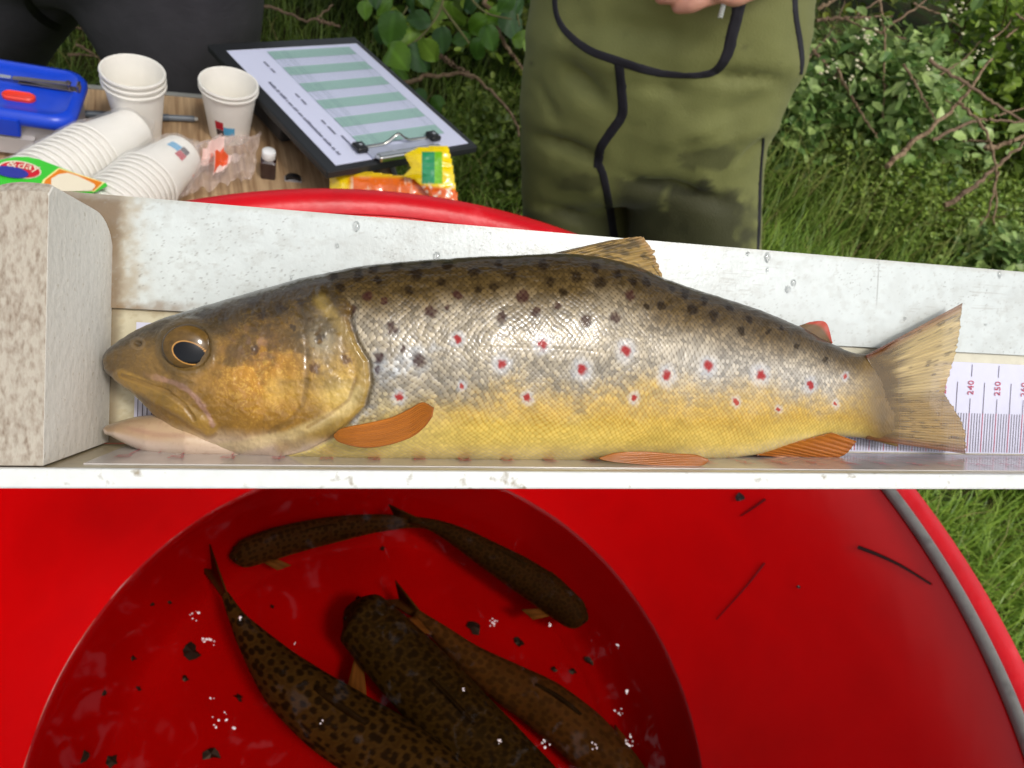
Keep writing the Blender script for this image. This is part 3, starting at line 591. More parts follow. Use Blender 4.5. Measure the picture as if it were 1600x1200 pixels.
for k in range(4):
    a = k*math.pi/2+.5; V, f = tube([(.28*math.cos(a), .28*math.sin(a), .60), (.33*math.cos(a), .33*math.sin(a), -.02)], .012); mk('leg', V, f, steel, st)
# water sheet with fine ripples and a meniscus at the wall
rr = np.concatenate([np.linspace(0, .262, 90), .262+.0113*np.linspace(.1, 1, 10)]); aa = np.linspace(0, 2*np.pi, 240, endpoint=False)
R_, A_ = np.meshgrid(rr, aa, indexing='ij'); wx, wy = R_*np.cos(A_), R_*np.sin(A_)
wz = (fbm(wx*34+50, wy*34+50, 201, 3)-.5)*.0003+(fbm(wx*110+50, wy*110+50, 207, 2)-.5)*.00004+.0022*np.clip((R_-.266)/.0073, 0, 1)**2
wm = bpy.data.materials.new('water'); wm.use_nodes = True; n = wm.node_tree.nodes; l = wm.node_tree.links; n.remove(n['Principled BSDF'])
tr = n.new('ShaderNodeBsdfTransparent'); tr.inputs[0].default_value = (.66, .54, .45, 1); gl = n.new('ShaderNodeBsdfGlossy'); gl.inputs['Roughness'].default_value = .03
fr = n.new('ShaderNodeFresnel'); fr.inputs[0].default_value = 1.33; mx = n.new('ShaderNodeMixShader'); l.new(fr.outputs[0], mx.inputs[0]); l.new(tr.outputs[0], mx.inputs[1]); l.new(gl.outputs[0], mx.inputs[2]); l.new(mx.outputs[0], n['Material Output'].inputs[0])
wo = mk('water', np.stack([wx+TC[0], wy+TC[1], wz+ZW], -1).reshape(-1, 3), gridf(len(rr), 240, True), wm); tag(wo, kind='structure')
# live trout seen from above
livem = mat('live_trout_skin', attr=True, rough=.6, spec=.05)
def live(path, wpx, label, z=.706, size=1.0, spot=1.0, c0=(92, 74, 34), c1=(62, 48, 22), seed=0, tailfirst=False, hk=1.15):
    Pc = np.array([onz(x, y, z) for x, y in path]); wr = np.array(wpx, float)*.88
    NS_ = 260; C_ = smooth_curve(Pc, NS_); W_ = np.interp(np.linspace(0, len(path)-1, NS_), np.arange(len(path)), wr)
    Zd = (C_-CAM)@FW; half = W_/2*Zd/F
    if tailfirst: C_, half = C_[::-1], half[::-1]
    T_ = np.gradient(C_, axis=0); T_ /= np.linalg.norm(T_, axis=1)[:, None]; Sd = np.cross(T_, [0, 0, 1.]); Sd /= np.linalg.norm(Sd, axis=1)[:, None]
    sl_ = np.concatenate([[0], np.cumsum(np.linalg.norm(np.diff(C_, axis=0), axis=1))]); Lf = sl_[-1]
    half = half*np.sqrt(np.clip(sl_/(.05*Lf), 0, 1)); half[0] = 1e-4; half = smooth1(half, 6); half[0] = 1e-4
    hh = np.minimum(np.maximum(half*hk, .006*np.sin(np.clip(sl_/(.1*Lf), 0, 1)*np.pi/2)), ZW-.007-z); NT = 96; tt = np.linspace(0, 2*np.pi, NT, endpoint=False)
    V = C_[:, None]+Sd[:, None]*(half[:, None]*np.cos(tt)[None])[..., None]+np.array([0, 0, 1.])*(hh[:, None]*np.sin(tt)[None])[..., None]
    u = sl_[:, None]*1000+0*tt; v = half[:, None]*1000*np.cos(tt)[None]+hh[:, None]*1000*(1-np.sin(tt))[None]*.8*np.sign(np.cos(tt))[None]
    top = np.sin(tt)[None]+0*u; n1 = fbm(u*.06+seed, v*.06+40, 300+seed)
    c = lin(c1)*np.clip(top, 0, 1)[..., None]+lin(c0)*(1-np.clip(top, 0, 1))[..., None]; c = c*(.42+.4*n1)[..., None]
    yl_ = sstep(.1, -.5, top); c = c*(1-yl_[..., None])+lin((150, 118, 50))*yl_[..., None]
    cs = 9.0*size; gu = u/cs; gv = v/cs; best = np.full(u.shape, 9.)
    for a in (-1, 0, 1):
        for b in (-1, 0, 1):
            iu = np.floor(gu)+a; iv = np.floor(gv)+b; h1_ = np.modf(np.abs(np.sin(iu*127.1+iv*311.7+seed)*43758.5))[0]; h2_ = np.modf(np.abs(np.sin(iu*269.5+iv*183.3+seed)*43758.5))[0]
            best = np.minimum(best, np.hypot(gu-iu-.2-.6*h1_, gv-iv-.2-.6*h2_)/(.75+.5*h2_))
    sp = sstep(.44, .30, best)*spot; halo = sstep(.64, .44, best)*.25*spot; c = c*(1-halo[..., None])+lin((120, 100, 52))*halo[..., None]; c = c*(1-sp[..., None]*.85)+lin((14, 10, 6))*sp[..., None]*.85
    c = c*.95+lin((90, 60, 20))*.02
    root = empty('live_trout', Pc[0]); tag(root, label, 'fish', 'live trout in the tub')
    inv = -np.array(Pc[0])
    mk('body', (V+inv).reshape(-1, 3), gridf(NS_, NT, True), livem, root, c.reshape(-1, 3))
    def sheet(nm, Q, cc, thick=.0012):
        nu_, nv_ = Q.shape[:2]; o = mk(nm, (Q+inv).reshape(-1, 3), gridf(nu_, nv_), livem, root, np.broadcast_to(lin(cc), Q.shape).reshape(-1, 3)*(.7+.6*np.random.rand(nu_*nv_, 1)))
        md = o.modifiers.new('thick', 'SOLIDIFY'); md.thickness = thick; md.offset = 0
    def at_(f): i = int(f*(NS_-1)); return C_[i], T_[i], Sd[i], half[i], hh[i]
    q = np.linspace(0, 1, 12)
    i0, i1 = int(.42*NS_), int(.56*NS_); idx = np.linspace(i0, i1, 12).astype(int)
    hf = half.max()*.32; Q = np.stack([C_[idx]+np.array([0, 0, 1.])*(hh[idx][:, None]-.002), C_[idx]+T_[idx]*(-.2*hf)+Sd[idx]*(hf*.5)+np.array([0, 0, 1.])*(hh[idx]+hf*.5*np.sin(q*np.pi*.8+.3))[:, None]], 1); sheet('dorsal_fin', Q, (46, 36, 18))
    c_, t_, s_, h_, _ = at_(.995); tl = max(half.max()*1.5, .02)
    Q = np.array([[c_-t_*.01+np.array([0, 0, (k-.5)*.012]), c_+t_*tl*(1-.35*(1-abs(2*k-1)))+np.array([0, 0, (k-.5)*tl*.9])+s_*.010*(k-.5)] for k in np.linspace(0, 1, 9)]); sheet('tail_fin', Q, (84, 60, 28))
    for sg in (-1, 1):
        c_, t_, s_, h_, hz = at_(.24); Q = np.array([[c_+s_*sg*h_*.85+t_*(k-.5)*.012-np.array([0, 0, hz*.4]), c_+s_*sg*(h_+half.max()*.62)+t_*(half.max()*.9*(k+.35))-np.array([0, 0, hz*.6])] for k in np.linspace(0, 1, 7)]); sheet('pectoral_fin', Q, (120, 84, 40))
        c_, t_, s_, h_, hz = at_(.055); e = c_+s_*sg*h_*.78+np.array([0, 0, hz*.5]); r = max(half.max()*.09, .0018)
        Vv, ff = lathe([(r*math.cos(a), r*math.sin(a)) for a in np.linspace(-1.4, 1.4, 7)], 12, e+inv); mk('eye', Vv, ff, mat('live_eye', (12, 10, 8), rough=.1), root)
    return root
live([(358, 870), (385, 864), (430, 849), (480, 836), (530, 826), (585, 818), (640, 816), (690, 822)], [34, 50, 54, 50, 44, 32, 20, 12], 'small trout swimming by the upper wall, head pointing left', .708, .72, .75, (96, 70, 36), (84, 60, 34), 3)
live([(919, 968), (895, 957), (855, 925), (810, 895), (765, 868), (720, 841), (680, 822), (640, 812)], [34, 54, 62, 58, 48, 36, 22, 12], 'slim dark trout with its head near the right edge of the water', .716, .72, .7, (78, 58, 30), (64, 46, 26), 5)
live([(352, 930), (372, 968), (402, 1010), (450, 1066), (515, 1118), (590, 1166), (670, 1216), (740, 1268), (800, 1320)], [13, 28, 56, 92, 116, 126, 122, 108, 70], 'big boldly spotted trout with its tail at the left', .715, 1.0, 1.0, (112, 92, 46), (86, 68, 32), 7, True)
live([(540, 950), (562, 965), (598, 1000), (648, 1052), (705, 1112), (770, 1176), (840, 1240), (905, 1300), (950, 1345)], [70, 98, 112, 122, 128, 122, 104, 72, 40], 'broad dark trout in the middle, head pointing to the upper left', .712, 1.05, .9, (96, 80, 32), (58, 48, 20), 11)
live([(650, 958), (690, 992), (735, 1030), (790, 1066), (850, 1102), (910, 1150), (965, 1206), (1010, 1262), (1040, 1310)], [14, 32, 50, 70, 86, 92, 86, 70, 50], 'pale brown trout lowest on the right, partly behind the broad dark trout', .692, .95, .55, (136, 96, 48), (112, 80, 42), 13, True)
# added white flecks imitate sky glints; pale tube imitates the bright waterline reflection
glintm = mat('glint', (232, 224, 224), rough=.15, spec=.7, alpha=.75); rf_ = np.random.RandomState(21)
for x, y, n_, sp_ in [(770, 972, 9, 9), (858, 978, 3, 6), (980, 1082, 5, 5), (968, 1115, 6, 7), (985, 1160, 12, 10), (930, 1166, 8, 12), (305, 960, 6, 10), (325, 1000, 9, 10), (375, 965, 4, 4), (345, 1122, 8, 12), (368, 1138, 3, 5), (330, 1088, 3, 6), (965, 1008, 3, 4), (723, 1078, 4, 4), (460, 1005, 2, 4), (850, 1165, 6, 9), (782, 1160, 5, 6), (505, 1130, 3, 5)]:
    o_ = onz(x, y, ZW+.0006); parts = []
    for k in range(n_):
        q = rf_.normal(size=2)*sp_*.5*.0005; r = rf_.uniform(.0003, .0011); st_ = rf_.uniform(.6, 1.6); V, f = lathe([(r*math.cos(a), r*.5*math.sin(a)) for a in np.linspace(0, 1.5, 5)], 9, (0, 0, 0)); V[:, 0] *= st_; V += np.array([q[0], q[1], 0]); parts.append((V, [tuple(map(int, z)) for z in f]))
    V, f = join(parts); o = mk('glint_fleck', V, f, glintm); o.location = tuple(o_); tag(o, 'little cluster of white flecks imitating sky glints on the tub water', 'glint', 'glint flecks on the tub water', 'stuff')
aw = np.linspace(math.radians(118), math.radians(238), 150); rw = .2737+(noise2(aw*9, aw*0, 5)-.5)*.0006; V, f = tube(np.stack([rw*np.cos(aw), rw*np.sin(aw), zz(ZW)+.0016+0*aw], -1), .0007*(.25+1.0*noise2(aw*14, aw*0+3, 6)), 6); mk('waterline_glint', V, f, mat('glint_pale', (226, 176, 172), rough=.3, alpha=.8), tub)
# scraps of leaf and twig
scrap = mat('wet_scrap', (26, 14, 10), rough=.5, var=.3, vscale=200)
def wallz(x, y):                                     # photo point -> point on the inner wall or floor
    d = ray(x, y); best = None
    for k in np.linspace(.3, 1.2, 1800):
        P = CAM+d*k; r = math.hypot(P[0]-TC[0], P[1]-TC[1])
        if P[2] <= np.interp(r, P_[:, 0], P_[:, 1])+.0006: return P
    return P
rg = random.Random(5)
def flake(x, y, r, label, group, z=None):
    P = wallz(x, y) if z is None else onz(x, y, z); rm = r*((P-CAM)@FW)/F; n_ = 9; rd = [rm*rg.uniform(.45, 1.25) for _ in range(n_)]; el = rg.uniform(.5, 1)
    up_ = np.array([0, 0, 1.]); rv = np.array([P[0]-TC[0], P[1]-TC[1], 0]); rr_ = np.linalg.norm(rv)
    if rr_ > .26: up_ = np.array([-rv[0]/rr_*.9, -rv[1]/rr_*.9, .45]); up_ /= np.linalg.norm(up_)
    e1 = np.cross(up_, [.3, 1, .2]); e1 /= np.linalg.norm(e1); e2 = np.cross(up_, e1)
    V = [np.zeros(3)+up_*.0015]+[e1*rd[j]*math.cos(j*2*math.pi/n_)+e2*rd[j]*el*math.sin(j*2*math.pi/n_)+up_*rg.uniform(.0004, .002) for j in range(n_)]
    o = mk('leaf_scrap', V, [(0, 1+j, 1+(j+1) % n_) for j in range(n_)], scrap, smooth=False); o.location = tuple(P+up_*.0006); tag(o, label, 'leaf scrap', group)
    md = o.modifiers.new('thick', 'SOLIDIFY'); md.thickness = .0006
gname = 'wet leaf scraps in the tub'
for x, y, r in [(300, 1018, 14), (208, 1028, 8), (163, 1083, 8), (373, 1090, 9), (217, 1076, 5), (330, 1178, 14), (176, 1190, 12), (132, 1180, 11), (238, 945, 4), (265, 942, 4), (290, 1060, 6), (545, 1165, 6), (425, 948, 4)]:
    flake(x, y, r, {300: 'ragged dark leaf scrap just left of the big spotted trout near its tail', 208: 'dark scrap between the waterline and the ragged scrap', 163: 'round dark scrap nearest the left waterline', 373: 'oval dark scrap close against the flank of the big spotted trout', 217: 'small dark scrap right of the round one by the waterline', 330: 'big dark scrap at the bottom below the oval one', 176: 'dark scrap at the bottom left, second from the waterline', 132: 'dark scrap in the bottom left corner of the water', 238: 'speck of leaf left of the trout tail, the left of a pair', 265: 'speck of leaf left of the trout tail, the right of a pair', 290: 'small dark scrap below the ragged one', 545: 'dark scrap partly under the big spotted trout', 425: 'lone speck of leaf between the trout tail and the small trout'}[x], gname)
for x, y, r in [(740, 980, 13), (811, 1005, 9), (865, 1046, 6), (895, 1050, 6), (920, 1033, 8), (598, 857, 4)]:
    flake(x, y, r, {740: 'big dark scrap beside the white flecks right of the broad trout head', 811: 'round dark scrap below the slim dark trout', 865: 'small dark scrap, left one of the row of three on the right', 895: 'small dark scrap, middle one of the row of three on the right', 920: 'small dark scrap, right one of the row of three on the right', 598: 'speck of leaf just below the small upper trout'}[x], gname)
flake(1155, 778, 11, 'black leaf scrap stuck high on the dry red wall', gname)
flake(1249, 917, 4, 'tiny dark scrap stuck in the middle of the dry right wall', gname)
def stick(pts, r, label, m_=scrap):
    P = np.array([wallz(x, y) for x, y in pts]); P = smooth_curve(P, 14); rv = P-np.array([TC[0], TC[1], 0]); rv[:, 2] = 0; rv /= np.linalg.norm(rv, axis=1)[:, None]
    P = P-rv*r*.8+np.array([0, 0, r*.5]); o0 = P[0].copy(); V, f = tube(P-o0, r*np.linspace(1, .5, 14), 7); o = mk('twig', V, f, m_); o.location = tuple(o0); tag(o, label, 'twig')
stick([(1342, 855), (1375, 868), (1410, 885), (1455, 913)], .0016, 'black bent twig clinging to the wall beside the grey rim seal')
stick([(1195, 880), (1165, 918), (1120, 968)], .0009, 'thin reddish grass stalk on the right wall below the other scraps', mat('red_stalk', (110, 8, 14), rough=.4))
stick([(1196, 780), (1178, 793), (1158, 806)], .0011, 'short dark red stalk beside the black leaf scrap', mat('dark_stalk', (92, 6, 10), rough=.4))
# ------------------------------------------------------------------ camping table and what stands on it
TZ = .775
e1 = np.array([.807, .59, 0]); e1 /= np.linalg.norm(e1); e2 = np.array([e1[1], -e1[0], 0])
cor = np.array([-.366, .959, 0]); yaw = math.atan2(e1[1], e1[0])
tctr = cor-e1*.5+e2*.24
table = empty('camping_table', (tctr[0], tctr[1], 0), yaw); tag(table, 'folding camping table with oak-patterned top and grey edge', 'table')
wood = bpy.data.materials.new('oak_print'); wood.use_nodes = True; n = wood.node_tree.nodes; l = wood.node_tree.links; b = n['Principled BSDF']; b.inputs['Roughness'].default_value = .45
tc = n.new('ShaderNodeTexCoord'); mp = n.new('ShaderNodeMapping'); mp.inputs['Scale'].default_value = (90, 5, 5); nz = n.new('ShaderNodeTexNoise'); nz.inputs['Scale'].default_value = 2.2; nz.inputs['Detail'].default_value = 8; nz.inputs['Distortion'].default_value = .5
cr = n.new('ShaderNodeValToRGB'); cr.color_ramp.elements[0].position = .3; cr.color_ramp.elements[0].color = L4((128, 98, 68)); cr.color_ramp.elements[1].position = .7; cr.color_ramp.elements[1].color = L4((186, 158, 122))
l.new(tc.outputs['Object'], mp.inputs[0]); l.new(mp.outputs[0], nz.inputs['Vector']); l.new(nz.outputs['Fac'], cr.inputs[0]); l.new(cr.outputs[0], b.inputs['Base Color'])
V, f = box((-.5, -.24, TZ-.016), (.494, .234, TZ)); mk('table_top', V, f, wood, table, smooth=False)
trim = mat('table_trim', (150, 152, 146), rough=.4, metal=.3, var=.1)
V, f = box((-.5, .2345, TZ-.02), (.5, .2425, TZ+.002)); bevel(mk('edge_trim', V, f, trim, table, smooth=False), .0015)
V, f = box((.4945, -.24, TZ-.02), (.5025, .234, TZ+.002)); bevel(mk('edge_trim', V, f, trim, table, smooth=False), .0015)
for sx in (-.45, .45):
    for sy in (-.2, .2): V, f = tube([(sx, sy, TZ-.02), (sx*1.05, sy*1.1, -.02)], .011); mk('leg', V, f, trim, table)
def tl(P): return P
# paper cups
cupm = mat('paper_cup', (238, 234, 224), rough=.6, spec=.25, var=.04, vscale=40, bump=.0001, bscale=300)
def cup_profile(rt, rb, h): return [(0.0001, .003), (rb-.002, .003), (rb, 0), (rb+.0003, 0), (rt-.0002, h-.004), (rt+.0018, h-.0045), (rt+.0026, h-.002), (rt+.0018, h), (rt+.0002, h-.0004), (rt-.0011, h-.004), (rb-.0008, .0045), (.0001, .0045)]
V, f = lathe(cup_profile(.0340, .0245, .0715), 48); cup0 = mk('proto', V, f, cupm); cme = cup0.data; cme.set_sharp_from_angle(angle=math.radians(30)); bpy.data.objects.remove(cup0)
def cup(P, label, group, M=None):
    o = bpy.data.objects.new('paper_cup', cme); col.objects.link(o)
    if M is not None: o.matrix_world = M
    else: o.location = tuple(map(float, P))
    return tag(o, label, 'cup', group)
def patch(name, pr, a0, a1, z0, z1, rt, rb, h, m_, parent):                 # printed patch hugging a cup wall
    a = np.linspace(a0, a1, 10); z = np.linspace(z0, z1, 4); A, Z_ = np.meshgrid(a, z, indexing='ij'); r = rb+(rt-rb)*Z_/h+.0008
    return mk(name, np.stack([r*np.cos(A), r*np.sin(A), Z_], -1).reshape(-1, 3), gridf(10, 4), m_, parent)
P = onz(217, 205, TZ)*0+np.array([-.572, .691, TZ])
for k, lb in enumerate(('white paper cup at the bottom of the stack of three beside the blue lid', 'white paper cup in the middle of the stack of three beside the blue lid', 'white paper cup on top of the stack of three beside the blue lid')):
    cup(P+[0, 0, .0075*k], lb, 'paper cups stacked on the table')
pr_ = mat('print_red', (186, 26, 48), rough=.5); pb_ = mat('print_blue', (84, 168, 210), rough=.5); pd_ = mat('print_dark', (70, 56, 58), rough=.5)
c2o = cup((-.490, .7625, TZ), 'white paper cup with red and blue squares standing in front of the clipboard', None)
c3o = cup((-.490, .7625, TZ+.006), 'upper of two nested white paper cups beside the clipboard, unprinted', None)
ad = math.atan2(-.7625, .490)
def pcup(parent, a):
    patch('printed_square', None, a-.62, a-.26, .024, .036, .034, .0245, .0715, pr_, parent); patch('printed_square', None, a-.60, a-.26, .014, .0235, .034, .0245, .0715, pd_, parent); patch('printed_square', None, a-.25, a+.22, .017, .029, .034, .0245, .0715, pb_, parent)
pcup(c2o, ad)
# two sleeves of nested cups in clear film with a printed band
ORD = ('first', 'second', 'third', 'fourth', 'fifth', 'sixth', 'seventh', 'eighth', 'ninth', 'tenth', 'eleventh', 'twelfth', 'thirteenth')
def sleeve(x0, y0, x1, y1, ncup, where, side):
    A = onz(x0, y0, TZ+.036); B = onz(x1, y1, TZ+.030); d = B-A; d /= np.linalg.norm(d); zz_ = np.cross(d, np.cross([0, 0, 1.], d)); xx = np.cross(zz_, d)*-1
    for k in range(ncup):
        o_ = B-d*(.0085*k); M = np.eye(4); M[:3, 2] = -d; M[:3, 0] = xx; M[:3, 1] = np.cross(-d, xx); M[:3, 3] = o_
        c_ = cup(None, 'white paper cup, '+ORD[k]+' from the closed end of the sleeve '+where, 'cups packed in the '+side+' sleeve', Matrix(M.tolist()))
        if k == 0: first = c_
    return A, B, d, first
film = mat('clear_film', (255, 255, 255), rough=.16, spec=.7, alpha=.20, bump=.004, bscale=60)
Ls = sleeve(60, 292, 209, 203, 13, 'nearest the blue-lidded box', 'left'); Rs = sleeve(190, 318, 283, 242, 12, 'nearest the crumpled bag', 'right')
for (A, B, d, fc), lb in ((Ls, 'clear plastic sleeve around the paper cups nearest the blue-lidded box'), (Rs, 'clear plastic sleeve around the paper cups nearest the crumpled bag')):
    xx = np.cross(d, [0, 0, 1.]); xx /= np.linalg.norm(xx); zz_ = np.cross(xx, d); nu_ = 50; t = np.linspace(-.035, .20, nu_); a = np.linspace(0, 2*np.pi, 36, endpoint=False)
    TT, AA = np.meshgrid(t, a, indexing='ij'); rad = np.interp(TT, [-.035, -.012, 0, .07, .2], [.004, .016, .0275, .0385, .0385])+(fbm(TT*60+9, AA*2+9, 401)-.5)*.006
    V = B-d*TT[..., None]+xx*(rad*np.cos(AA))[..., None]+zz_*(rad*np.sin(AA))[..., None]; V[..., 2] = np.maximum(V[..., 2], TZ+.001); o_ = V[0, 0].copy()
    o = mk('plastic_sleeve', (V-o_).reshape(-1, 3), gridf(nu_, 36, True), film); o.location = tuple(o_); tag(o, lb, 'plastic sleeve')
pcup(Rs[3], 1.35)
# printed band lying across both sleeves
def decal(name, pts, z, m_, parent, o_, sub=1):
    V = [onz(x, y, z)-o_ for x, y in pts]; ob = mk(name, V, [tuple(range(len(V)))], m_, parent, smooth=False); return ob
zb = TZ+.080; o_ = onz(60, 280, zb); bandr = empty('packaging_band', o_); tag(bandr, 'green and orange printed band wrapped across the two cup sleeves', 'packaging')
gr = mat('print_green', (62, 196, 52), rough=.35, var=.06, bump=.0005, bscale=60); og = mat('print_orange', (226, 128, 20), rough=.35); cw = mat('print_cream', (232, 222, 196), rough=.4); rd2 = mat('print_crimson', (206, 24, 44), rough=.35); nb_ = mat('print_navy', (44, 52, 150), rough=.35); yl2 = mat('print_yellow', (240, 228, 150), rough=.4)
b0 = decal('band', [(-60, 262), (-10, 254), (10, 249), (24, 246), (44, 246), (62, 250), (88, 260), (128, 275), (166, 287), (168, 291), (150, 300), (120, 312), (60, 330), (0, 345), (-60, 350)], zb, gr, bandr, o_); md = b0.modifiers.new('thick', 'SOLIDIFY'); md.thickness = .0008
decal('print', [(67, 281), (92, 262), (164, 285), (148, 299), (100, 300), (60, 300)], zb+.0012, yl2, bandr, o_)
decal('print', [(71, 281), (93, 264), (160, 285), (147, 297), (100, 300), (64, 300)], zb+.0020, og, bandr, o_)
decal('print', [(80, 279), (92, 272), (106, 270), (122, 275), (147, 287), (149, 291), (143, 298), (80, 300)], zb+.0028, cw, bandr, o_)
el = lambda cx, cy, a, b_, r, n_=28: [(cx+a*math.cos(t)*math.cos(r)-b_*math.sin(t)*math.sin(r), cy+a*math.cos(t)*math.sin(r)+b_*math.sin(t)*math.cos(r)) for t in np.linspace(0, 2*math.pi, n_, endpoint=False)]
decal('print', el(31, 265, 34, 13.5, .14), zb+.0012, cw, bandr, o_); decal('print', el(31, 265, 31.5, 11.8, .14), zb+.0020, rd2, bandr, o_); decal('print', el(17, 268.5, 28, 8.6, .16), zb+.0028, nb_, bandr, o_)
def decal_text(s, x, y, dx, dy, px_h, z, m_, parent, o_):
    P0 = onz(x, y, z); P1 = onz(x+dx, y+dy, z); ex_ = (P1-P0)/np.linalg.norm(P1-P0); ey_ = np.cross([0, 0, 1.], ex_); P2 = onz(x, y-px_h, z); M = np.eye(4); M[:3, 0] = ex_; M[:3, 1] = ey_; M[:3, 2] = (0, 0, 1); M[:3, 3] = P0-o_
    return text_mesh('lettering', s, float(np.linalg.norm(P2-P0)), m_, parent, Matrix(M.tolist()))
decal_text('&day', 37, 259, 20, 3.2, 14, zb+.0030, cw, bandr, o_)
# blue-lidded food box
lc = np.array([-.605, .638, 0])-np.array([.882, .471, 0])*.075
boxr = empty('food_box', (lc[0], lc[1], TZ), math.atan2(.471, .882)); tag(boxr, 'clear plastic food box with royal blue clip lid', 'food box')
def rrect(hx, hy, r, z, n_=8):
    out = []
    for cx, cy, a0 in ((hx-r, hy-r, 0), (-hx+r, hy-r, 90), (-hx+r, -hy+r, 180), (hx-r, -hy+r, 270)):
        for k in range(n_+1): a = math.radians(a0+90*k/n_); out.append((cx+r*math.cos(a), cy+r*math.sin(a), z))
    return out
def loft(rings, cap0=True, cap1=True):
    n_ = len(rings[0]); V = [p for r in rings for p in r]; Fs = [tuple(map(int, q)) for q in gridf(len(rings), n_, True)]
    if cap0: Fs.append(tuple(range(n_))[::-1])
    if cap1: Fs.append(tuple(range((len(rings)-1)*n_, len(rings)*n_)))
    return V, Fs
clr = mat('clear_box', (214, 208, 206), rough=.3, spec=.5, alpha=.62)
V, f = loft([rrect(.064, .042, .014, 0), rrect(.068, .046, .016, .004), rrect(.0705, .0485, .018, .050)]); mk('tray', V, f, clr, boxr)
blue_ = mat('lid_blue', (20, 66, 196), rough=.32, spec=.5, var=.05, vscale=50)
V, f = loft([rrect(.0745, .0525, .022, .046), rrect(.0765, .0545, .024, .049), rrect(.0765, .0545, .024, .055), rrect(.073, .051, .022, .060), rrect(.068, .046, .019, .0615), rrect(.064, .042, .016, .0585), rrect(.05, .03, .012, .0580)]); lid = mk('lid', V, f, blue_, boxr)
V, f = loft([rrect(.018, .003, .002, .034), rrect(.020, .004, .003, .046), rrect(.020, .004, .003, .055)]); V = [(x+.004, y-.0540, z) for x, y, z in V]; mk('clip_flap', V, f, blue_, lid)
V, f = loft([rrect(.024, .003, .002, .008), rrect(.030, .004, .002, .030)]); V = [(x+.004, y-.0515, z) for x, y, z in V]; mk('clip_rib', V, f, clr, boxr)
rv = mat('vent_red', (226, 58, 40), rough=.4); V, f = loft([rrect(.0165, .0078, .0076, .0583), rrect(.0165, .0078, .0076, .0615), rrect(.0145, .006, .0058, .0630), rrect(.0125, .0042, .004, .0618)]); V = [(x+.017, y-.018, z) for x, y, z in V]; vent = mk('vent_cap', V, f, rv, lid)
# nail clipper on the lid
ch = mat('clipper_metal', (150, 140, 134), rough=.22, metal=.95, var=.2, vscale=90); cpw = onz(66, 128, TZ+.0645); cq = onz(105, 134, TZ+.0645); an = math.atan2(cq[1]-cpw[1], cq[0]-cpw[0])
cl = empty('nail_clipper', cpw, an); tag(cl, 'small chrome nail clipper lying on the blue lid', 'nail clipper')
V, f = loft([[(-.030+k*.0075, y_*(.0032+.0006*math.sin(k)), z_-.0015+.0005*k) for y_, z_ in ((-1, 0), (1, 0), (1, .0016), (-1, .0016))] for k in range(9)]); bevel(mk('lever', V, f, ch, cl, smooth=False), .0004)
V, f = loft([[(-.024+k*.0075, y_*.0048, z_-.004) for y_, z_ in ((-1, 0), (1, 0), (1, .0014), (-1, .0014))] for k in range(9)]); bevel(mk('jaw_plate', V, f, ch, cl, smooth=False), .0004)
V, f = box((.036, -.0055, -.004), (.039, .0055, .005)); bevel(mk('cutting_edge', V, f, ch, cl, smooth=False), .0006)
V, f = tube([(.027, 0, -.004), (.027, 0, .006)], .0022, 10); mk('pin', V, f, ch, cl)
V, f = box((-.045, -.0028, -.001), (-.031, .0028, .0002)); bevel(mk('file_tip', V, f, mat('bright_steel', (220, 222, 226), rough=.2, metal=.9), cl, smooth=False), .0003)
# grey marker pen behind the cups
P0, P1 = onz(128, 178, TZ+.005), onz(309, 186, TZ+.005); dv_ = P1-P0; Ln = np.linalg.norm(dv_); pen = empty('marker_pen', P0, math.atan2(dv_[1], dv_[0])); tag(pen, 'slim slate grey pen lying behind the stacked paper cups', 'pen')
slate = mat('pen_slate', (82, 92, 102), rough=.4)
V, f = tube([(0, 0, 0), (Ln*.74, 0, 0)], .0046, 12); mk('barrel', V, f, slate, pen); V, f = tube([(Ln*.74, 0, 0), (Ln*.97, 0, 0)], .0040, 12); mk('cap', V, f, mat('pen_cap', (104, 112, 120), rough=.35), pen); V, f = tube([(Ln*.97, 0, 0), (Ln, 0, 0)], .0026, 10); mk('tip', V, f, mat('pen_tip', (206, 204, 196), rough=.4), pen)
# crumpled film bag with orange print
bo = onz(338, 270, TZ); bag = empty('crumpled_bag', bo); tag(bag, 'crumpled clear plastic bag with orange print on the table', 'plastic bag')
nn = 90; u = np.linspace(-1, 1, nn); U, W_ = np.meshgrid(u, u, indexing='ij'); a1 = onz(398, 252, TZ)-onz(285, 280, TZ); a2 = onz(325, 300, TZ)-onz(342, 236, TZ)
rid_ = lambda x: 1-np.abs(2*x-1)
hgt = .004+.034*(rid_(fbm(U*2.2+7, W_*2.2+7, 501, 2))**2)*(1-.75*np.clip(U**2+W_**2, 0, 1))+.012*rid_(fbm(U*6+7, W_*5+3, 505, 2))
ed = 1+.22*(fbm(U*2+3, W_*2+9, 509)-.5)
G = (U*ed*.58)[..., None]*a1+(W_*ed*.60)[..., None]*a2; G[..., 2] = np.maximum(hgt*.9, .001)
bagm = mat('bag_film', (244, 226, 220), rough=.08, spec=.9, alpha=.26, bump=.002, bscale=90)
mk('film', G.reshape(-1, 3), gridf(nn, nn), bagm, bag, smooth=False)
bpm = mat('bag_print', (222, 88, 44), rough=.3); bpw = mat('bag_white', (236, 206, 196), rough=.3)
def bagpatch(c, du, dv, m_, dz):
    i = slice(int((c[0]-du+1)/2*nn), int((c[0]+du+1)/2*nn)); j = slice(int((c[1]-dv+1)/2*nn), int((c[1]+dv+1)/2*nn)); Q = G[i, j].copy(); Q[..., 2] += dz; mk('print', Q.reshape(-1, 3), gridf(*Q.shape[:2]), m_, bag, smooth=False)
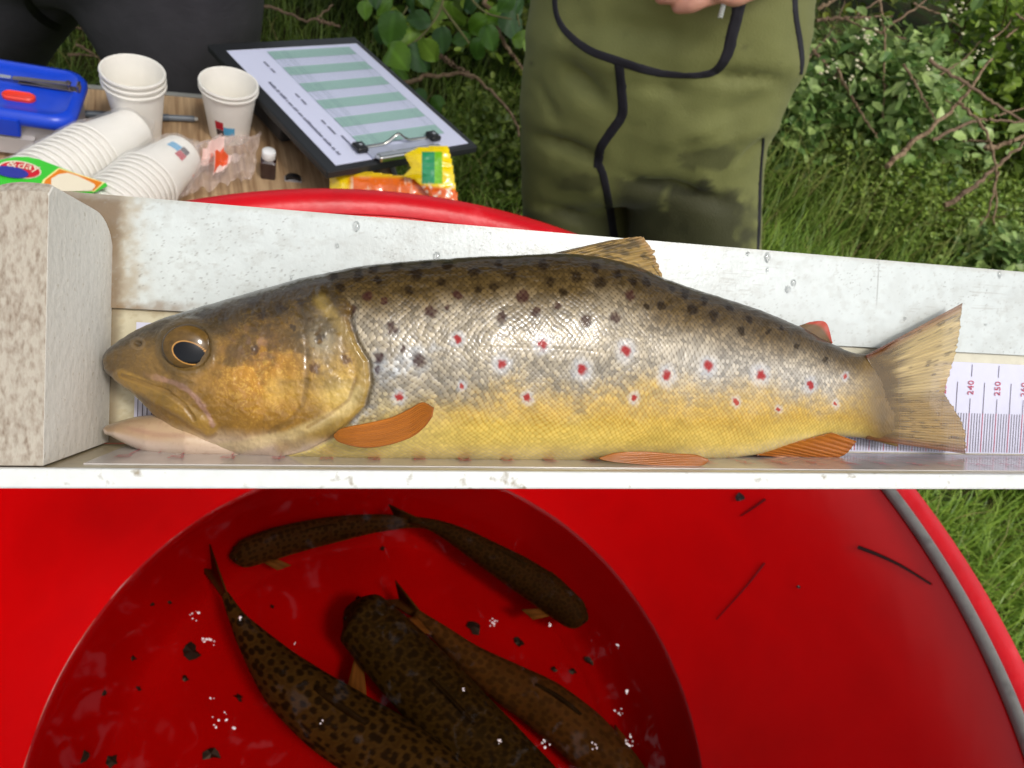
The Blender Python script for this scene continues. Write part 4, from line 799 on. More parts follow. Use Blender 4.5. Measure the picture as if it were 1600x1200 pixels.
bagpatch((.02, .02), .16, .18, bpm, .0012); bagpatch((-.08, -.08), .26, .20, bpw, .0006); bagpatch((.20, .38), .16, .16, bpm, .0010); bagpatch((.22, .40), .22, .22, bpw, .0005); bagpatch((-.45, .35), .06, .25, bpm, .0008)
# little dark bottle, white cap
Pb = onz(419, 274, TZ); bt = empty('dropper_bottle', Pb, .5); tag(bt, 'tiny square dark brown bottle with white cap', 'bottle')
V, f = loft([rrect(.0088, .0088, .002, 0), rrect(.0095, .0095, .002, .002), rrect(.0095, .0095, .002, .0245), rrect(.006, .006, .002, .028)]); mk('glass', V, f, mat('brown_glass', (48, 26, 26), rough=.08, spec=.7), bt)
V, f = lathe([(.0001, .027), (.0078, .027), (.0084, .028), (.0084, .0375), (.0076, .0385), (.0001, .0385)], 24); mk('cap', V, f, mat('cap_white', (232, 232, 230), rough=.4), bt)
V, f = box((-.0098, -.0062, .006), (-.0096, .0062, .021)); mk('label', V, f, mat('bottle_label', (136, 112, 116), rough=.5), bt, smooth=False)
Pk = onz(458, 281, TZ); kr = empty('black_clasp', Pk, .55); tag(kr, 'small black arched clasp lying right of the tiny bottle', 'clasp')
V = []; 
for a in np.linspace(0, math.pi, 11):
    for r, y_ in ((.0105, -.004), (.0105, .004), (.007, .004), (.007, -.004)): V.append((r*math.cos(a), y_, r*math.sin(a)*.75))
f = [tuple(map(int, q)) for q in gridf(11, 4, True)]+[(0, 1, 2, 3), (43, 42, 41, 40)]; mk('arch', V, f, mat('black_plastic', (22, 20, 22), rough=.4), kr, smooth=False)
V, f = box((-.011, -.005, 0), (.011, .005, .0016)); mk('foot', V, f, mat('grey_plastic', (150, 146, 146), rough=.4), kr, smooth=False)
# clipboard and printed form
def rotv(wv):
    t = math.hypot(*wv); return Matrix.Rotation(t, 4, Vector((wv[0], wv[1], 0)))
CM = Matrix.Translation((-.3786, .8761, .8315)) @ rotv((-.064, -.0458)) @ Matrix.Rotation(1.0014, 4, 'Z')
cb = empty('clipboard', M=CM); tag(cb, 'black clipboard with chrome clip sticking out over the table end', 'clipboard')
blk_ = mat('clipboard_black', (34, 36, 38), rough=.5, var=.1); V, f = box((-.122, -.158, -.0115), (.116, .172, -.0008)); bevel(mk('backing_board', V, f, blk_, cb, smooth=False), .002)
sh = empty('printed_form', M=CM); tag(sh, 'white printed table form with pale green bands on the clipboard', 'paper form')
pw = mat('form_paper', (214, 218, 240), rough=.6, spec=.2); V, f = box((-.105, -.1485, -.0006), (.105, .1485, 0)); ps = mk('sheet', V, f, pw, sh, smooth=False)
gb_ = mat('form_green', (162, 198, 188), rough=.6); gl_ = mat('form_lines', (120, 146, 156), rough=.6); tx_ = mat('form_text', (112, 114, 136), rough=.6)
def rect(x0, y0, x1, y1, z): return [(x0, y0, z), (x1, y0, z), (x1, y1, z), (x0, y1, z)]
TX0, TX1, TY0, TY1 = -.050, .085, -.118, .138
for k in range(6):
    y1 = TY1-(TY1-TY0)/11*2*k; mk('green_band', rect(TX0, y1-(TY1-TY0)/11, TX1, y1, .0005), [(0, 1, 2, 3)], gb_, ps, smooth=False)
qs = []
for k in range(56): y_ = TY0+(TY1-TY0)*k/55; qs += [rect(TX0, y_-.00022, TX1, y_+.00022, .0009)]
for x_, w__ in ((TX0, .0005), (TX0+.007, .0004), (TX0+.012, .0004), (TX0+.022, .0005), (TX0+.027, .0005), (TX1-.012, .0004), (TX1, .0005)): qs += [rect(x_-w__/2, TY0, x_+w__/2, TY1, .0010)]
V = np.array(qs).reshape(-1, 3); tag(mk('table_lines', V, np.arange(len(V)).reshape(-1, 4), gl_, ps, smooth=False), kind='stuff')
qs = []; rg = random.Random(8); y_ = .055
while y_ > -.128:
    w__ = rg.uniform(.0012, .0032); qs.append(rect(-.0905, y_-w__, -.0905+rg.choice((.0034, .0045, .0034)), y_, .0009)); y_ -= w__+rg.choice((.0008, .0008, .0034))
for x_, spans in ((-.070, ((.11, .095), (.09, .078), (.02, .01), (.004, -.008), (-.05, -.06), (-.066, -.085)),), (-.064, ((-.09, -.115),))):
    for a, b__ in spans:
        yy = a
        while yy > b__: w__ = rg.uniform(.001, .002); qs.append(rect(x_, yy-w__, x_+.0032, yy, .0009)); yy -= w__+.0006
V = np.array(qs).reshape(-1, 3); tag(mk('heading_print', V, np.arange(len(V)).reshape(-1, 4), tx_, ps, smooth=False), kind='stuff')
chm = mat('chrome', (206, 206, 200), rough=.15, metal=1); bkm = mat('clip_black', (24, 24, 26), rough=.4)
w_ = np.linspace(-.055, .055, 30); zc = .003+.012*np.exp(-(w_/.012)**2); V = np.concatenate([np.stack([w_, -.128+0*w_, zc], -1), np.stack([w_, -.1245+0*w_, zc+.002], -1)]); n_ = 30
o = mk('clip_wire', V, [(i, i+1, n_+i+1, n_+i) for i in range(n_-1)], chm, cb); md = o.modifiers.new('thick', 'SOLIDIFY'); md.thickness = .0015
V, f = box((-.05, -.163, .0012), (.05, -.150, .010)); bevel(mk('clip_bar', V, f, chm, cb, smooth=False), .003, 3)
V, f = box((-.052, -.150, .0012), (.052, -.128, .0022)); mk('clip_plate', V, f, mat('clip_plate', (196, 200, 216), rough=.3, metal=.5), cb, smooth=False)
for sx in (-1, 1):
    V, f = box((sx*.058-.008, -.137, .0014), (sx*.058+.008, -.118, .009)); bevel(mk('clip_corner', V, f, bkm, cb, smooth=False), .003, 3); V, f = tube([(sx*.058, -.128, .008), (sx*.058, -.128, .0100)], .0025, 10); mk('rivet', V, f, chm, cb)
V, f = box((-.110, -.02, -.045), (.06, .160, -.0125)); cs = mk('document_case', V, f, mat('case_black', (26, 27, 29), rough=.6), smooth=False); cs.matrix_world = CM; bevel(cs, .004); tag(cs, 'flat black case hidden under the far half of the clipboard', 'case')
# yellow and orange snack wrapper
def puffy(name, poly, Z, thick, colf, parent, o_, step=2.0, crump=.004, seed=0):
    poly = np.array(poly, float); x0, y0 = poly.min(0)-2; x1, y1 = poly.max(0)+2; gx2 = np.arange(x0, x1, step); gy2 = np.arange(y0, y1, step); X_, Y_ = np.meshgrid(gx2, gy2, indexing='ij')
    ins = np.zeros(X_.shape, bool); dist = np.full(X_.shape, 1e9)
    for (ax_, ay_), (bx_, by_) in zip(poly, np.roll(poly, -1, 0)):
        cnd = (ay_ > Y_) != (by_ > Y_); xi = (bx_-ax_)*(Y_-ay_)/(by_-ay_+1e-9)+ax_; ins ^= cnd & (X_ < xi)
        dx, dy = bx_-ax_, by_-ay_; t = np.clip(((X_-ax_)*dx+(Y_-ay_)*dy)/(dx*dx+dy*dy), 0, 1); dist = np.minimum(dist, np.hypot(X_-ax_-t*dx, Y_-ay_-t*dy))
    off = thick*np.sqrt(np.clip(dist/18, 0, 1))*ins+crump*(rid_(fbm(X_*.035+3, Y_*.05+5, 600+seed, 3))-.5)
    d = ((X_-800)/F)[..., None]*RT-((Y_-600)/F)[..., None]*UP+FW; fr_ = CAM+d*(Z-off)[..., None]-o_; bk_ = CAM+d*(Z+off*.3+.001)[..., None]-o_
    c = colf(X_, Y_); nx, ny = X_.shape; cellin = ins[:-1, :-1] & ins[1:, :-1] & ins[1:, 1:] & ins[:-1, 1:]
    q4 = gridf(nx, ny).reshape(nx-1, ny-1, 4)[cellin]; V = np.concatenate([fr_.reshape(-1, 3), bk_.reshape(-1, 3)]); Fq = np.concatenate([q4, q4[:, ::-1]+nx*ny])
    use = np.unique(Fq); mp_ = np.full(len(V), -1); mp_[use] = np.arange(len(use)); cc = np.concatenate([c.reshape(-1, 3)]*2)
    return mk(name, V[use], mp_[Fq], foil, parent, cc[use])
foil = mat('wrapper_foil', attr=True, rough=.22, spec=.6, coat=.5)
oW = depth(620, 300, .90); wr = empty('snack_wrapper', oW); tag(wr, 'crumpled yellow and orange snack wrapper behind the tub rim', 'wrapper')
def wc1(X_, Y_):
    c = np.broadcast_to(lin((232, 108, 32)), X_.shape+(3,)).copy(); y_ = sstep(280, 272, Y_-(X_-560)*.02); c = c*(1-y_[..., None])+lin((222, 186, 30))*y_[..., None]
    wl = sstep(.62, .75, fbm(X_*.12, Y_*.03, 611))*sstep(272, 282, Y_); c = c*(1-wl[..., None]*.8)+lin((246, 214, 180))*wl[..., None]*.8
    lf_ = sstep(552, 540, X_); return c*(1-lf_[..., None])+lin((236, 202, 16))*lf_[..., None]
def wc2(X_, Y_):
    c = np.broadcast_to(lin((244, 214, 8)), X_.shape+(3,)).copy(); g1 = (X_ > 659) & (X_ < 680) & (Y_ > 236) & (Y_ < 287); g2 = (X_ >= 680) & (X_ < 691) & (Y_ > 236) & (Y_ < 288)
    c[g1] = lin((44, 150, 96)); c[g2] = lin((120, 196, 30)); o2 = sstep(284, 290, Y_-(X_-640)*.12); c = c*(1-o2[..., None])+lin((234, 104, 34))*o2[..., None]
    wl = sstep(.6, .7, fbm(X_*.15, Y_*.15, 621))*sstep(282, 292, Y_); return c*(1-wl[..., None])+lin((248, 226, 200))*wl[..., None]
puffy('orange_pouch', [(513, 268), (522, 257), (546, 254), (549, 266), (570, 266), (628, 274), (660, 270), (716, 300), (717, 345), (514, 345)], .915, .010, wc1, wr, oW, seed=1)
puffy('yellow_flap', [(630, 240), (652, 229), (701, 226), (707, 250), (714, 300), (717, 330), (690, 330), (648, 282), (628, 276), (640, 262)], .900, .008, wc2, wr, oW, seed=2)
# ------------------------------------------------------------------ people in waders
def fused(name, lofts, voxel, parent, material, colf=None, sm=6):
    V, f = join(lofts); me = bpy.data.meshes.new('tmp'); me.from_pydata([tuple(v) for v in V], [], f)
    bm = bmesh.new(); bm.from_mesh(me); bmesh.ops.recalc_face_normals(bm, faces=bm.faces); bm.to_mesh(me); bm.free()
    t = bpy.data.objects.new('tmp', me); col.objects.link(t); r = t.modifiers.new('r', 'REMESH'); r.mode = 'VOXEL'; r.voxel_size = voxel
    s = t.modifiers.new('s', 'SMOOTH'); s.factor = .6; s.iterations = sm
    bpy.context.view_layer.update(); m2 = bpy.data.meshes.new_from_object(t.evaluated_get(bpy.context.evaluated_depsgraph_get())); bpy.data.objects.remove(t)
    co = np.empty(len(m2.vertices)*3, np.float32); m2.vertices.foreach_get('co', co); co = co.reshape(-1, 3).astype(float)
    nrm = np.empty(len(co)*3, np.float32); m2.vertices.foreach_get('normal', nrm); nrm = nrm.reshape(-1, 3)
    if colf is not None:
        c, dsp = colf(co); co2 = co+nrm*dsp[:, None]; m2.vertices.foreach_set('co', co2.astype(np.float32).ravel())
        a = m2.attributes.new('Col', 'FLOAT_COLOR', 'POINT'); cc = np.ones((len(co), 4), np.float32); cc[:, :3] = c; a.data.foreach_set('color', cc.ravel())
    m2.polygons.foreach_set('use_smooth', np.ones(len(m2.polygons), bool)); m2.materials.clear(); m2.materials.append(material); m2.name = name; m2.update()
    bvh = BVHTree.FromPolygons([Vector(v) for v in (co if colf is None else co2)], [tuple(p.vertices) for p in m2.polygons])
    o = bpy.data.objects.new(name, m2); col.objects.link(o); o.parent = parent
    if parent: o.matrix_parent_inverse = parent.matrix_basis.inverted()
    return o, bvh
def sect(rows, Y, dp, n_=40, p=2.4):                     # rows: (xl, xr, y[, depth[, dY]]) in photo px on the upright plane Y
    out = []
    for r in rows:
        xl, xr, y = r[:3]; D = r[3] if len(r) > 3 else dp; dY = r[4] if len(r) > 4 else 0
        a, b = ony(xl, y, Y+dY), ony(xr, y, Y+dY); c = (a+b)/2; h = (b-a)/2; th_ = np.linspace(0, 2*np.pi, n_, endpoint=False)
        cs_, sn = np.cos(th_), np.sin(th_); cs_ = np.sign(cs_)*np.abs(cs_)**(2/p); sn = np.sign(sn)*np.abs(sn)**(2/p)
        out.append([c+h*cs_[k]+np.array([0, D*sn[k], 0]) for k in range(n_)])
    return out
def resamp(rows, n_): rows = [tuple(r)+(0,)*(5-len(r)) for r in rows]; return [tuple(q) for q in smooth_curve(rows, n_)]
def limb(P, r, n_=24):
    P = smooth_curve(P, 30); r = np.interp(np.linspace(0, 1, 30), np.linspace(0, 1, len(r)), r); return tube(P, r, n_)
def ribbon(name, pts, wpx, bvh, m_, parent, lift=.0015, n_=60):
    C_ = smooth_curve(pts, n_); w_ = np.interp(np.linspace(0, 1, n_), np.linspace(0, 1, len(wpx)), wpx); T_ = np.gradient(C_, axis=0); T_ /= np.linalg.norm(T_, axis=1)[:, None]; Nn = np.stack([-T_[:, 1], T_[:, 0]], 1); rows = []
    for c_, n1, ww in zip(C_, Nn, w_):
        row = []
        for k in np.linspace(-.5, .5, 7):
            q = c_+n1*ww*k; h = bvh.ray_cast(Vector(CAM), Vector(ray(*q)))
            if h[0] is None: row = None; break
            row.append(np.array(h[0])+np.array(h[1])*(lift if abs(k) < .45 else -.001))
        if row: rows.append(row)
    if len(rows) < 3: return
    rows = np.array(rows); o_ = np.array(parent.location); o = mk(name, (rows-o_).reshape(-1, 3), gridf(len(rows), 7), m_, parent); return o
YG = 1.12
gp = empty('person', (.25, YG, 0)); tag(gp, 'person in olive green neoprene waders with black seams standing behind the board', 'person')
torso = resamp([(930, 1190, -420, .10), (880, 1250, -300, .125), (852, 1278, -150, .135), (836, 1277, -20, .14), (829, 1270, 60, .14), (822, 1254, 120, .14), (818, 1222, 180, .135), (818, 1202, 225, .13), (824, 1194, 262, .115), (860, 1150, 284, .085), (930, 1040, 300, .03)], 40)
lleg = resamp([(828, 975, 200, .11), (820, 966, 260, .108), (823, 962, 310, .105), (827, 958, 385, .10), (840, 955, 480, .09), (860, 968, 600, .075), (890, 985, 760, .065), (920, 1005, 940, .055)], 30)
rleg = resamp([(960, 1200, 190, .115), (978, 1196, 250, .115), (984, 1194, 310, .112), (990, 1189, 385, .105), (1010, 1185, 480, .095), (1035, 1180, 600, .08), (1060, 1178, 740, .068), (1085, 1180, 880, .058)], 30)
lf, rf = np.mean(sect(lleg[-1:], YG, .05)[0], 0), np.mean(sect(rleg[-1:], YG, .05)[0], 0)
boots = [limb([lf+[0, 0, .05], [lf[0], YG, max(lf[2]*.4, .1)], [lf[0], YG, .06], [lf[0]-.01, YG-.12, .045], [lf[0]-.01, YG-.2, .04]], [.055, .055, .058, .05, .03]), limb([rf+[0, 0, .05], [rf[0], YG, max(rf[2]*.4, .1)], [rf[0], YG, .06], [rf[0]+.02, YG-.12, .045], [rf[0]+.02, YG-.2, .04]], [.055, .055, .058, .05, .03])]
sh0 = ony(1240, -330, YG); hand_at = ony(1120, -10, YG-.20)
el_ = sh0+np.array([.13, -.02, -.30]); arm = limb([sh0, (sh0+el_)/2+np.array([.02, 0, 0]), el_, (el_*.4+hand_at*.6), hand_at+np.array([.06, .01, .05])], [.07, .06, .052, .045, .034])
def gcol(co):
    d = co-CAM; zc_ = d@FW; x = 800+F*(d@RT)/zc_; y = 600-F*(d@UP)/zc_
    n1 = fbm(x*.02, y*.02, 701); n2 = fbm(x*.06, y*.06, 703, 4); c = np.tile(lin((126, 128, 74)), (len(co), 1)); c = c*(.86+.28*n1)[:, None]
    wetl = sstep(276, 292, y+90*(n1-.5)+70*(n2-.5)+.10*(1000-x)); bl = np.exp(-(((x-1098)/50)**2+((y-248)/22)**2)**1.3)
    right = sstep(1195, 1150, x+60*(n2-.5)); left = sstep(945, 980, x)
    wet = np.clip(wetl*right*left*.95+sstep(.40, .52, bl+1.0*(n2-.5))*.55+sstep(.4, .6, np.exp(-(((x-905)/45)**2+((y-285)/16)**2))+.5*(n2-.5))*.55+sstep(318, 345, y+50*(n1-.5))*(x < 960)*.8, 0, 1)
    c = c*(1-wet[:, None])+lin((64, 64, 40))*wet[:, None]
    for sx, sy, sr_ in ((873, 150, 4), (977, 58, 6), (1166, 70, 6), (1214, 100, 6), (830, 97, 6), (890, 172, 5), (1170, 140, 4), (1140, 60, 4)):
        k_ = sstep(sr_, sr_*.3, np.hypot(x-sx+6*(n2-.5), y-sy+6*(n2-.5)))*.6; c = c*(1-k_[:, None])+lin((50, 44, 24))*k_[:, None]
    dsp = np.zeros(len(co))
    def fold(x0, y0, x1, y1, w_, a):
        dx, dy = x1-x0, y1-y0; t = np.clip(((x-x0)*dx+(y-y0)*dy)/(dx*dx+dy*dy), 0, 1); dd = np.hypot(x-x0-t*dx, y-y0-t*dy); return a*np.exp(-(dd/w_)**2)*np.sin(np.pi*np.clip(t*.8+.1, 0, 1))
    fr_ = (co[:, 1] < YG)
    dsp += fr_*(fold(880, 100, 945, 165, 16, -.016)+fold(830, 210, 930, 250, 12, -.016)+fold(985, 285, 1140, 320, 13, -.018)+fold(1100, 118, 1220, 125, 12, -.010)+fold(1020, 215, 1190, 205, 22, .010)+fold(850, 60, 1000, 100, 26, .012)+fold(830, 320, 940, 345, 10, -.010)+fold(1120, 190, 1230, 140, 18, -.008)+fold(930, 30, 1100, 70, 22, -.008)+fold(1000, 290, 1130, 312, 4, -.008)+fold(835, 214, 925, 246, 4, -.008)+fold(890, 110, 940, 158, 5, -.007)+fold(1110, 122, 1215, 128, 4, -.005)+fold(1060, 225, 1185, 190, 6, -.005)+fold(985, 130, 1090, 150, 8, -.006)+fold(840, 130, 870, 190, 7, -.006)+fold(1150, 260, 1190, 215, 5, -.006)+fold(835, 322, 930, 343, 4, -.006))
    dsp += (n1-.5)*.012
    return c, dsp
neo = mat('green_neoprene', attr=True, rough=.62, spec=.25, sheen=.1, bump=.0008, bscale=420)
crt = resamp([(920, 1030, 200, .05, .05), (925, 1030, 300, .05, .05), (930, 1030, 400, .045, .05), (940, 1020, 480, .02, .05)], 12)
lg = [loft(sect(crt, YG, .05)), loft(sect(torso, YG, .13)), loft(sect(lleg, YG, .1, p=2.05)), loft(sect(rleg, YG, .1, p=2.05))]+boots
body, bvh = fused('waders', lg, .009, gp, neo, gcol)
tape = mat('seam_tape', (40, 38, 44), rough=.6, spec=.3, bump=.0004, bscale=400)
ribbon('seam_tape', [(866, -25), (869, 20), (885, 50), (920, 78), (965, 95), (1020, 112), (1075, 118), (1115, 112), (1135, 88), (1145, 50), (1155, 10), (1162, -30)], [9, 9, 12, 15, 17, 15, 10, 14, 20, 22, 22, 20], bvh, tape, gp, n_=110)
ribbon('seam_tape', [(967, 100), (971, 140), (972, 178), (955, 206), (938, 232), (934, 262)], [17, 17, 18, 17, 16, 16], bvh, tape, gp)
ribbon('seam_tape', [(935, 256), (942, 272), (948, 300), (955, 340), (962, 385)], [14, 14, 14, 14], bvh, tape, gp)
ribbon('seam_tape', [(1241, -30), (1243, 20), (1250, 65), (1253, 95), (1251, 116)], [10, 10, 10, 8, 5], bvh, tape, gp)
ribbon('seam_tape', [(1193, 215), (1189, 260), (1187, 300), (1186, 350), (1184, 390)], [4, 4, 5, 5, 4], bvh, tape, gp)
skin = mat('skin', (214, 156, 132), rough=.5, spec=.35, sss=.15, var=.08, vscale=90, bump=.0003, bscale=350)
Zh = .845
def hp(x, y, dz=0): return depth(x, y, Zh+dz)
fing = [[(1150, -24), (1118, -8), (1082, 6), (1050, 14)], [(1140, -40), (1098, -24), (1052, -8), (1023, -2)], [(1136, -58), (1094, -48), (1046, -34), (1018, -30)], [(1132, -76), (1094, -72), (1052, -62), (1026, -58)], [(1185, -20), (1150, -6), (1120, -14), (1098, -30)]]
lh = []
for k, pts in enumerate(fing):
    P = [hp(x, y, (.012 if k < 4 else -.014)*(j/3)**2-(.006 if j in (1, 2) else 0)) for j, (x, y) in enumerate(pts)]; rad = [.0108, .0100, .0096, .0088] if k < 4 else [.012, .011, .0105, .009]
    P = smooth_curve(np.array(P), 26); r_ = np.interp(np.linspace(0, 1, 26), np.linspace(0, 1, 4), rad); tt = np.linspace(0, 1, 26); r_ = r_*(1+.06*np.cos(tt*6*np.pi)); r_[-5:] *= np.array([.98, .93, .82, .62, .30]); lh.append(tube(P, r_, 16))
lh.append(limb([hp(1120, -36), hp(1160, -46), hp(1210, -54)], [.026, .032, .027])); lh.append(limb([hp(1205, -54), hp(1270, -110), hp(1340, -200)], [.026, .030, .040]))
hand, _ = fused('hand', lh, .0026, gp, skin, None, 3)
lan = empty('coiled_lanyard', depth(1133, -4, .835)); tag(lan, 'tiny white coiled lanyard hanging from the hand of the green wader person', 'lanyard')
t = np.linspace(0, 1, 160); A, B = depth(1136, -14, .835), depth(1125, 28, .845); ax = (B-A); Ph = A+ax*t[:, None]+RT*(.0024*np.cos(t*2*np.pi*11))[:, None]+FW*(.0024*np.sin(t*2*np.pi*11))[:, None]
V, f = tube(Ph-np.array(lan.location), .0009, 6); mk('coil', V, f, mat('coil_white', (206, 208, 200), rough=.35), lan)
YB = 1.0
bp_ = empty('person', (-.75, YB, 0)); tag(bp_, 'person in black neoprene waders standing astride behind the camping table', 'person')
blkn = mat('black_neoprene', (70, 68, 72), rough=.55, spec=.3, var=.12, vscale=30, bump=.0008, bscale=120)
hips = resamp([(20, 470, -420, .13), (-10, 470, -280, .14), (-40, 440, -160, .14), (-40, 405, -60, .13), (40, 330, -12, .09)], 20)
l1 = resamp([(-60, 200, -110, .11), (-90, 148, -10, .105), (-110, 112, 40, .10), (-135, 68, 95, .095), (-160, 25, 170, .085), (-170, -30, 300, .07), (-150, -60, 480, .06)], 24)
l2 = resamp([(120, 420, -110, .12), (142, 396, -12, .115), (172, 392, 40, .112), (196, 386, 85, .11), (214, 378, 140, .105), (228, 366, 230, .09), (240, 345, 380, .075), (250, 330, 560, .06)], 24)
f1, f2 = np.mean(sect(l1[-1:], YB, .05)[0], 0), np.mean(sect(l2[-1:], YB, .05)[0], 0)
bo_ = [limb([q+[0, 0, .05], [q[0], YB, max(q[2]*.4, .09)], [q[0], YB, .06], [q[0], YB-.12, .045], [q[0], YB-.2, .04]], [.055, .055, .058, .05, .03]) for q in (f1, f2)]
_, bvb = fused('waders', [loft(sect(hips, YB, .13)), loft(sect(l1, YB, .1)), loft(sect(l2, YB, .1))]+bo_, .010, bp_, blkn, None)
ribbon('knee_seam', [(38, -14), (44, 5), (58, 22), (76, 36), (92, 44)], [13, 14, 15, 14, 13], bvb, mat('black_tape', (14, 13, 15), rough=.5), bp_, .003)
# ------------------------------------------------------------------ shrubs, leaves, dead branches, unseen alder for shade
rng = np.random.RandomState(11)
leafm = mat('leaf', attr=True, rough=.4, spec=.4); gb = leafm.node_tree; tr = gb.nodes.new('ShaderNodeBsdfTranslucent'); mx = gb.nodes.new('ShaderNodeMixShader'); mx.inputs[0].default_value = .28
at2 = [q for q in gb.nodes if q.type == 'ATTRIBUTE'][0]; gb.links.new(at2.outputs['Color'], tr.inputs[0]); gb.links.new(gb.nodes['Principled BSDF'].outputs[0], mx.inputs[1]); gb.links.new(tr.outputs[0], mx.inputs[2]); gb.links.new(mx.outputs[0], gb.nodes['Material Output'].inputs[0])
LV = np.array([(0, 0, 0), (.28, -.30, .05), (.66, -.26, .06), (1, 0, -.05), (.66, .26, .06), (.28, .30, .05), (.45, 0, -.04)]); LT = np.array([(0, 1, 6), (1, 2, 6), (2, 3, 6), (3, 4, 6), (4, 5, 6), (5, 0, 6)])
def leaves(C_, size, c0, c1, up=.6):
    N = len(C_); ax = rng.normal(size=(N, 3)); ax[:, 2] *= .6; ax /= np.linalg.norm(ax, axis=1)[:, None]; nn_ = rng.normal(size=(N, 3))*(1-up)+np.array([0, 0, up*1.6]); nn_ -= ax*(nn_*ax).sum(1)[:, None]; nn_ /= np.linalg.norm(nn_, axis=1)[:, None]+1e-9; sd_ = np.cross(nn_, ax)
    s = size*rng.uniform(.55, 1.35, N); V = C_[:, None]+s[:, None, None]*(LV[None, :, :1]*ax[:, None]+LV[None, :, 1:2]*sd_[:, None]+LV[None, :, 2:]*nn_[:, None])
    t = rng.rand(N)[:, None]; c = lin(c0)*(1-t)+lin(c1)*t; c = c*rng.uniform(.7, 1.25, N)[:, None]
    return V.reshape(-1, 3), (np.arange(N)[:, None, None]*7+LT[None]).reshape(-1, 3), np.repeat(c, 7, 0)
barkm = mat('bark', (96, 78, 56), rough=.85, spec=.15, var=.25, vscale=120, bump=.001, bscale=200)
def shrub(x, y, rx, ry, h, N, size, c0, c1, label, stems=9, z0=0.0):
    root = empty('shrub', (x, y, float(gz(x, y)))); tag(root, label, 'shrub', 'shrubs on the bank'); parts = []; cc_ = []
    for k in range(stems):
        a = rng.uniform(0, 2*np.pi); r = rng.uniform(.2, .95); P = smooth_curve(np.array([[.15*rx*math.cos(a), .15*ry*math.sin(a), -.05], [.5*r*rx*math.cos(a), .5*r*ry*math.sin(a), h*.5], [r*rx*math.cos(a+.3), r*ry*math.sin(a+.3), h*rng.uniform(.7, 1.0)]]), 10)
        parts.append(tube(P, np.linspace(.007, .0018, 10), 5)); cc_ += [P[i] for i in range(3, 10)]
    V, f = join(parts); mk('stems', V, f, barkm, root)
    cc_ = np.array(cc_); nc = N//3; ctr = np.concatenate([cc_[rng.randint(len(cc_), size=nc)]+rng.normal(size=(nc, 3))*np.array([rx, ry, h])*.13, (lambda d, r: d*r[:, None]**(1/2.2)*np.array([rx, ry, h*.5])+np.array([0, 0, h*.5]))((lambda q: q/np.linalg.norm(q, axis=1)[:, None])(rng.normal(size=(N-nc, 3))), rng.rand(N-nc))])
    dn = fbm(ctr[:, 0]*6+20, ctr[:, 1]*6+ctr[:, 2]*7+20, 801); ctr = ctr[dn+.25*rng.rand(len(dn)) > .50]; ctr = ctr[ctr[:, 2] > z0]
    V, f, c = leaves(ctr, size, c0, c1); tag(mk('foliage', V, f, leafm, root, c, smooth=False), kind='stuff')
G1, G2, G3 = ((64, 96, 32), (162, 188, 74)), ((86, 122, 58), (172, 194, 116)), ((74, 90, 32), (154, 162, 66))
for a in [(-.85, 2.75, .55, .5, .95, 5200, .050, *G1, 'dense dark shrub filling the gap above the clipboard'),
          (-.15, 2.75, .5, .45, .75, 4600, .042, *G3, 'low tangled shrub left of the green waders'),
          (-1.75, 2.1, .55, .45, .65, 4600, .030, *G3, 'mossy low shrub seen between the black wader legs'),
          (-1.35, 3.3, .7, .5, 1.3, 4200, .055, *G1, 'taller dark shrub behind the black waders'),
          (.95, 3.35, .5, .45, .56, 3800, .058, *G2, 'grey-green leafy shrub just right of the green waders'),
          (1.65, 3.85, .6, .5, .85, 4400, .055, *G1, 'dark green shrub under the dead branches'),
          (2.45, 3.9, .6, .55, .75, 4000, .055, *G2, 'pale leafy shrub at the right edge of the picture'),
          (.55, 3.1, .35, .3, .38, 2200, .05, *G2, 'small nettle-like shrub hugging the green waders leg'),
          (.3, 4.6, .9, .6, 1.4, 4200, .06, *G3, 'deep shaded shrub behind the green waders'),
          (1.6, 5.6, 1.0, .7, 1.7, 5200, .065, *G1, 'tall shaded shrub at the top right'),
          (3.2, 6.0, 1.2, .8, 1.9, 5200, .07, *G1, 'broad shrub in the top right corner'),
          (1.62, 2.75, .34, .3, .28, 1500, .05, *G2, 'low broad-leaved plant in the grass at the right')]: shrub(*a)
for a in [(1.15, 2.95, .55, .35, .30, 6500, .020, (84, 112, 36), (150, 172, 72), 'fine-leaved pale green herb patch right of the green waders'), (2.0, 3.2, .6, .4, .34, 6500, .022, (80, 108, 36), (146, 168, 70), 'fine-leaved herb patch below the reddish branches'), (-.3, 2.1, .3, .3, .3, 3500, .022, (70, 92, 32), (130, 146, 64), 'fine herb patch beside the clipboard corner')]: shrub(*a)
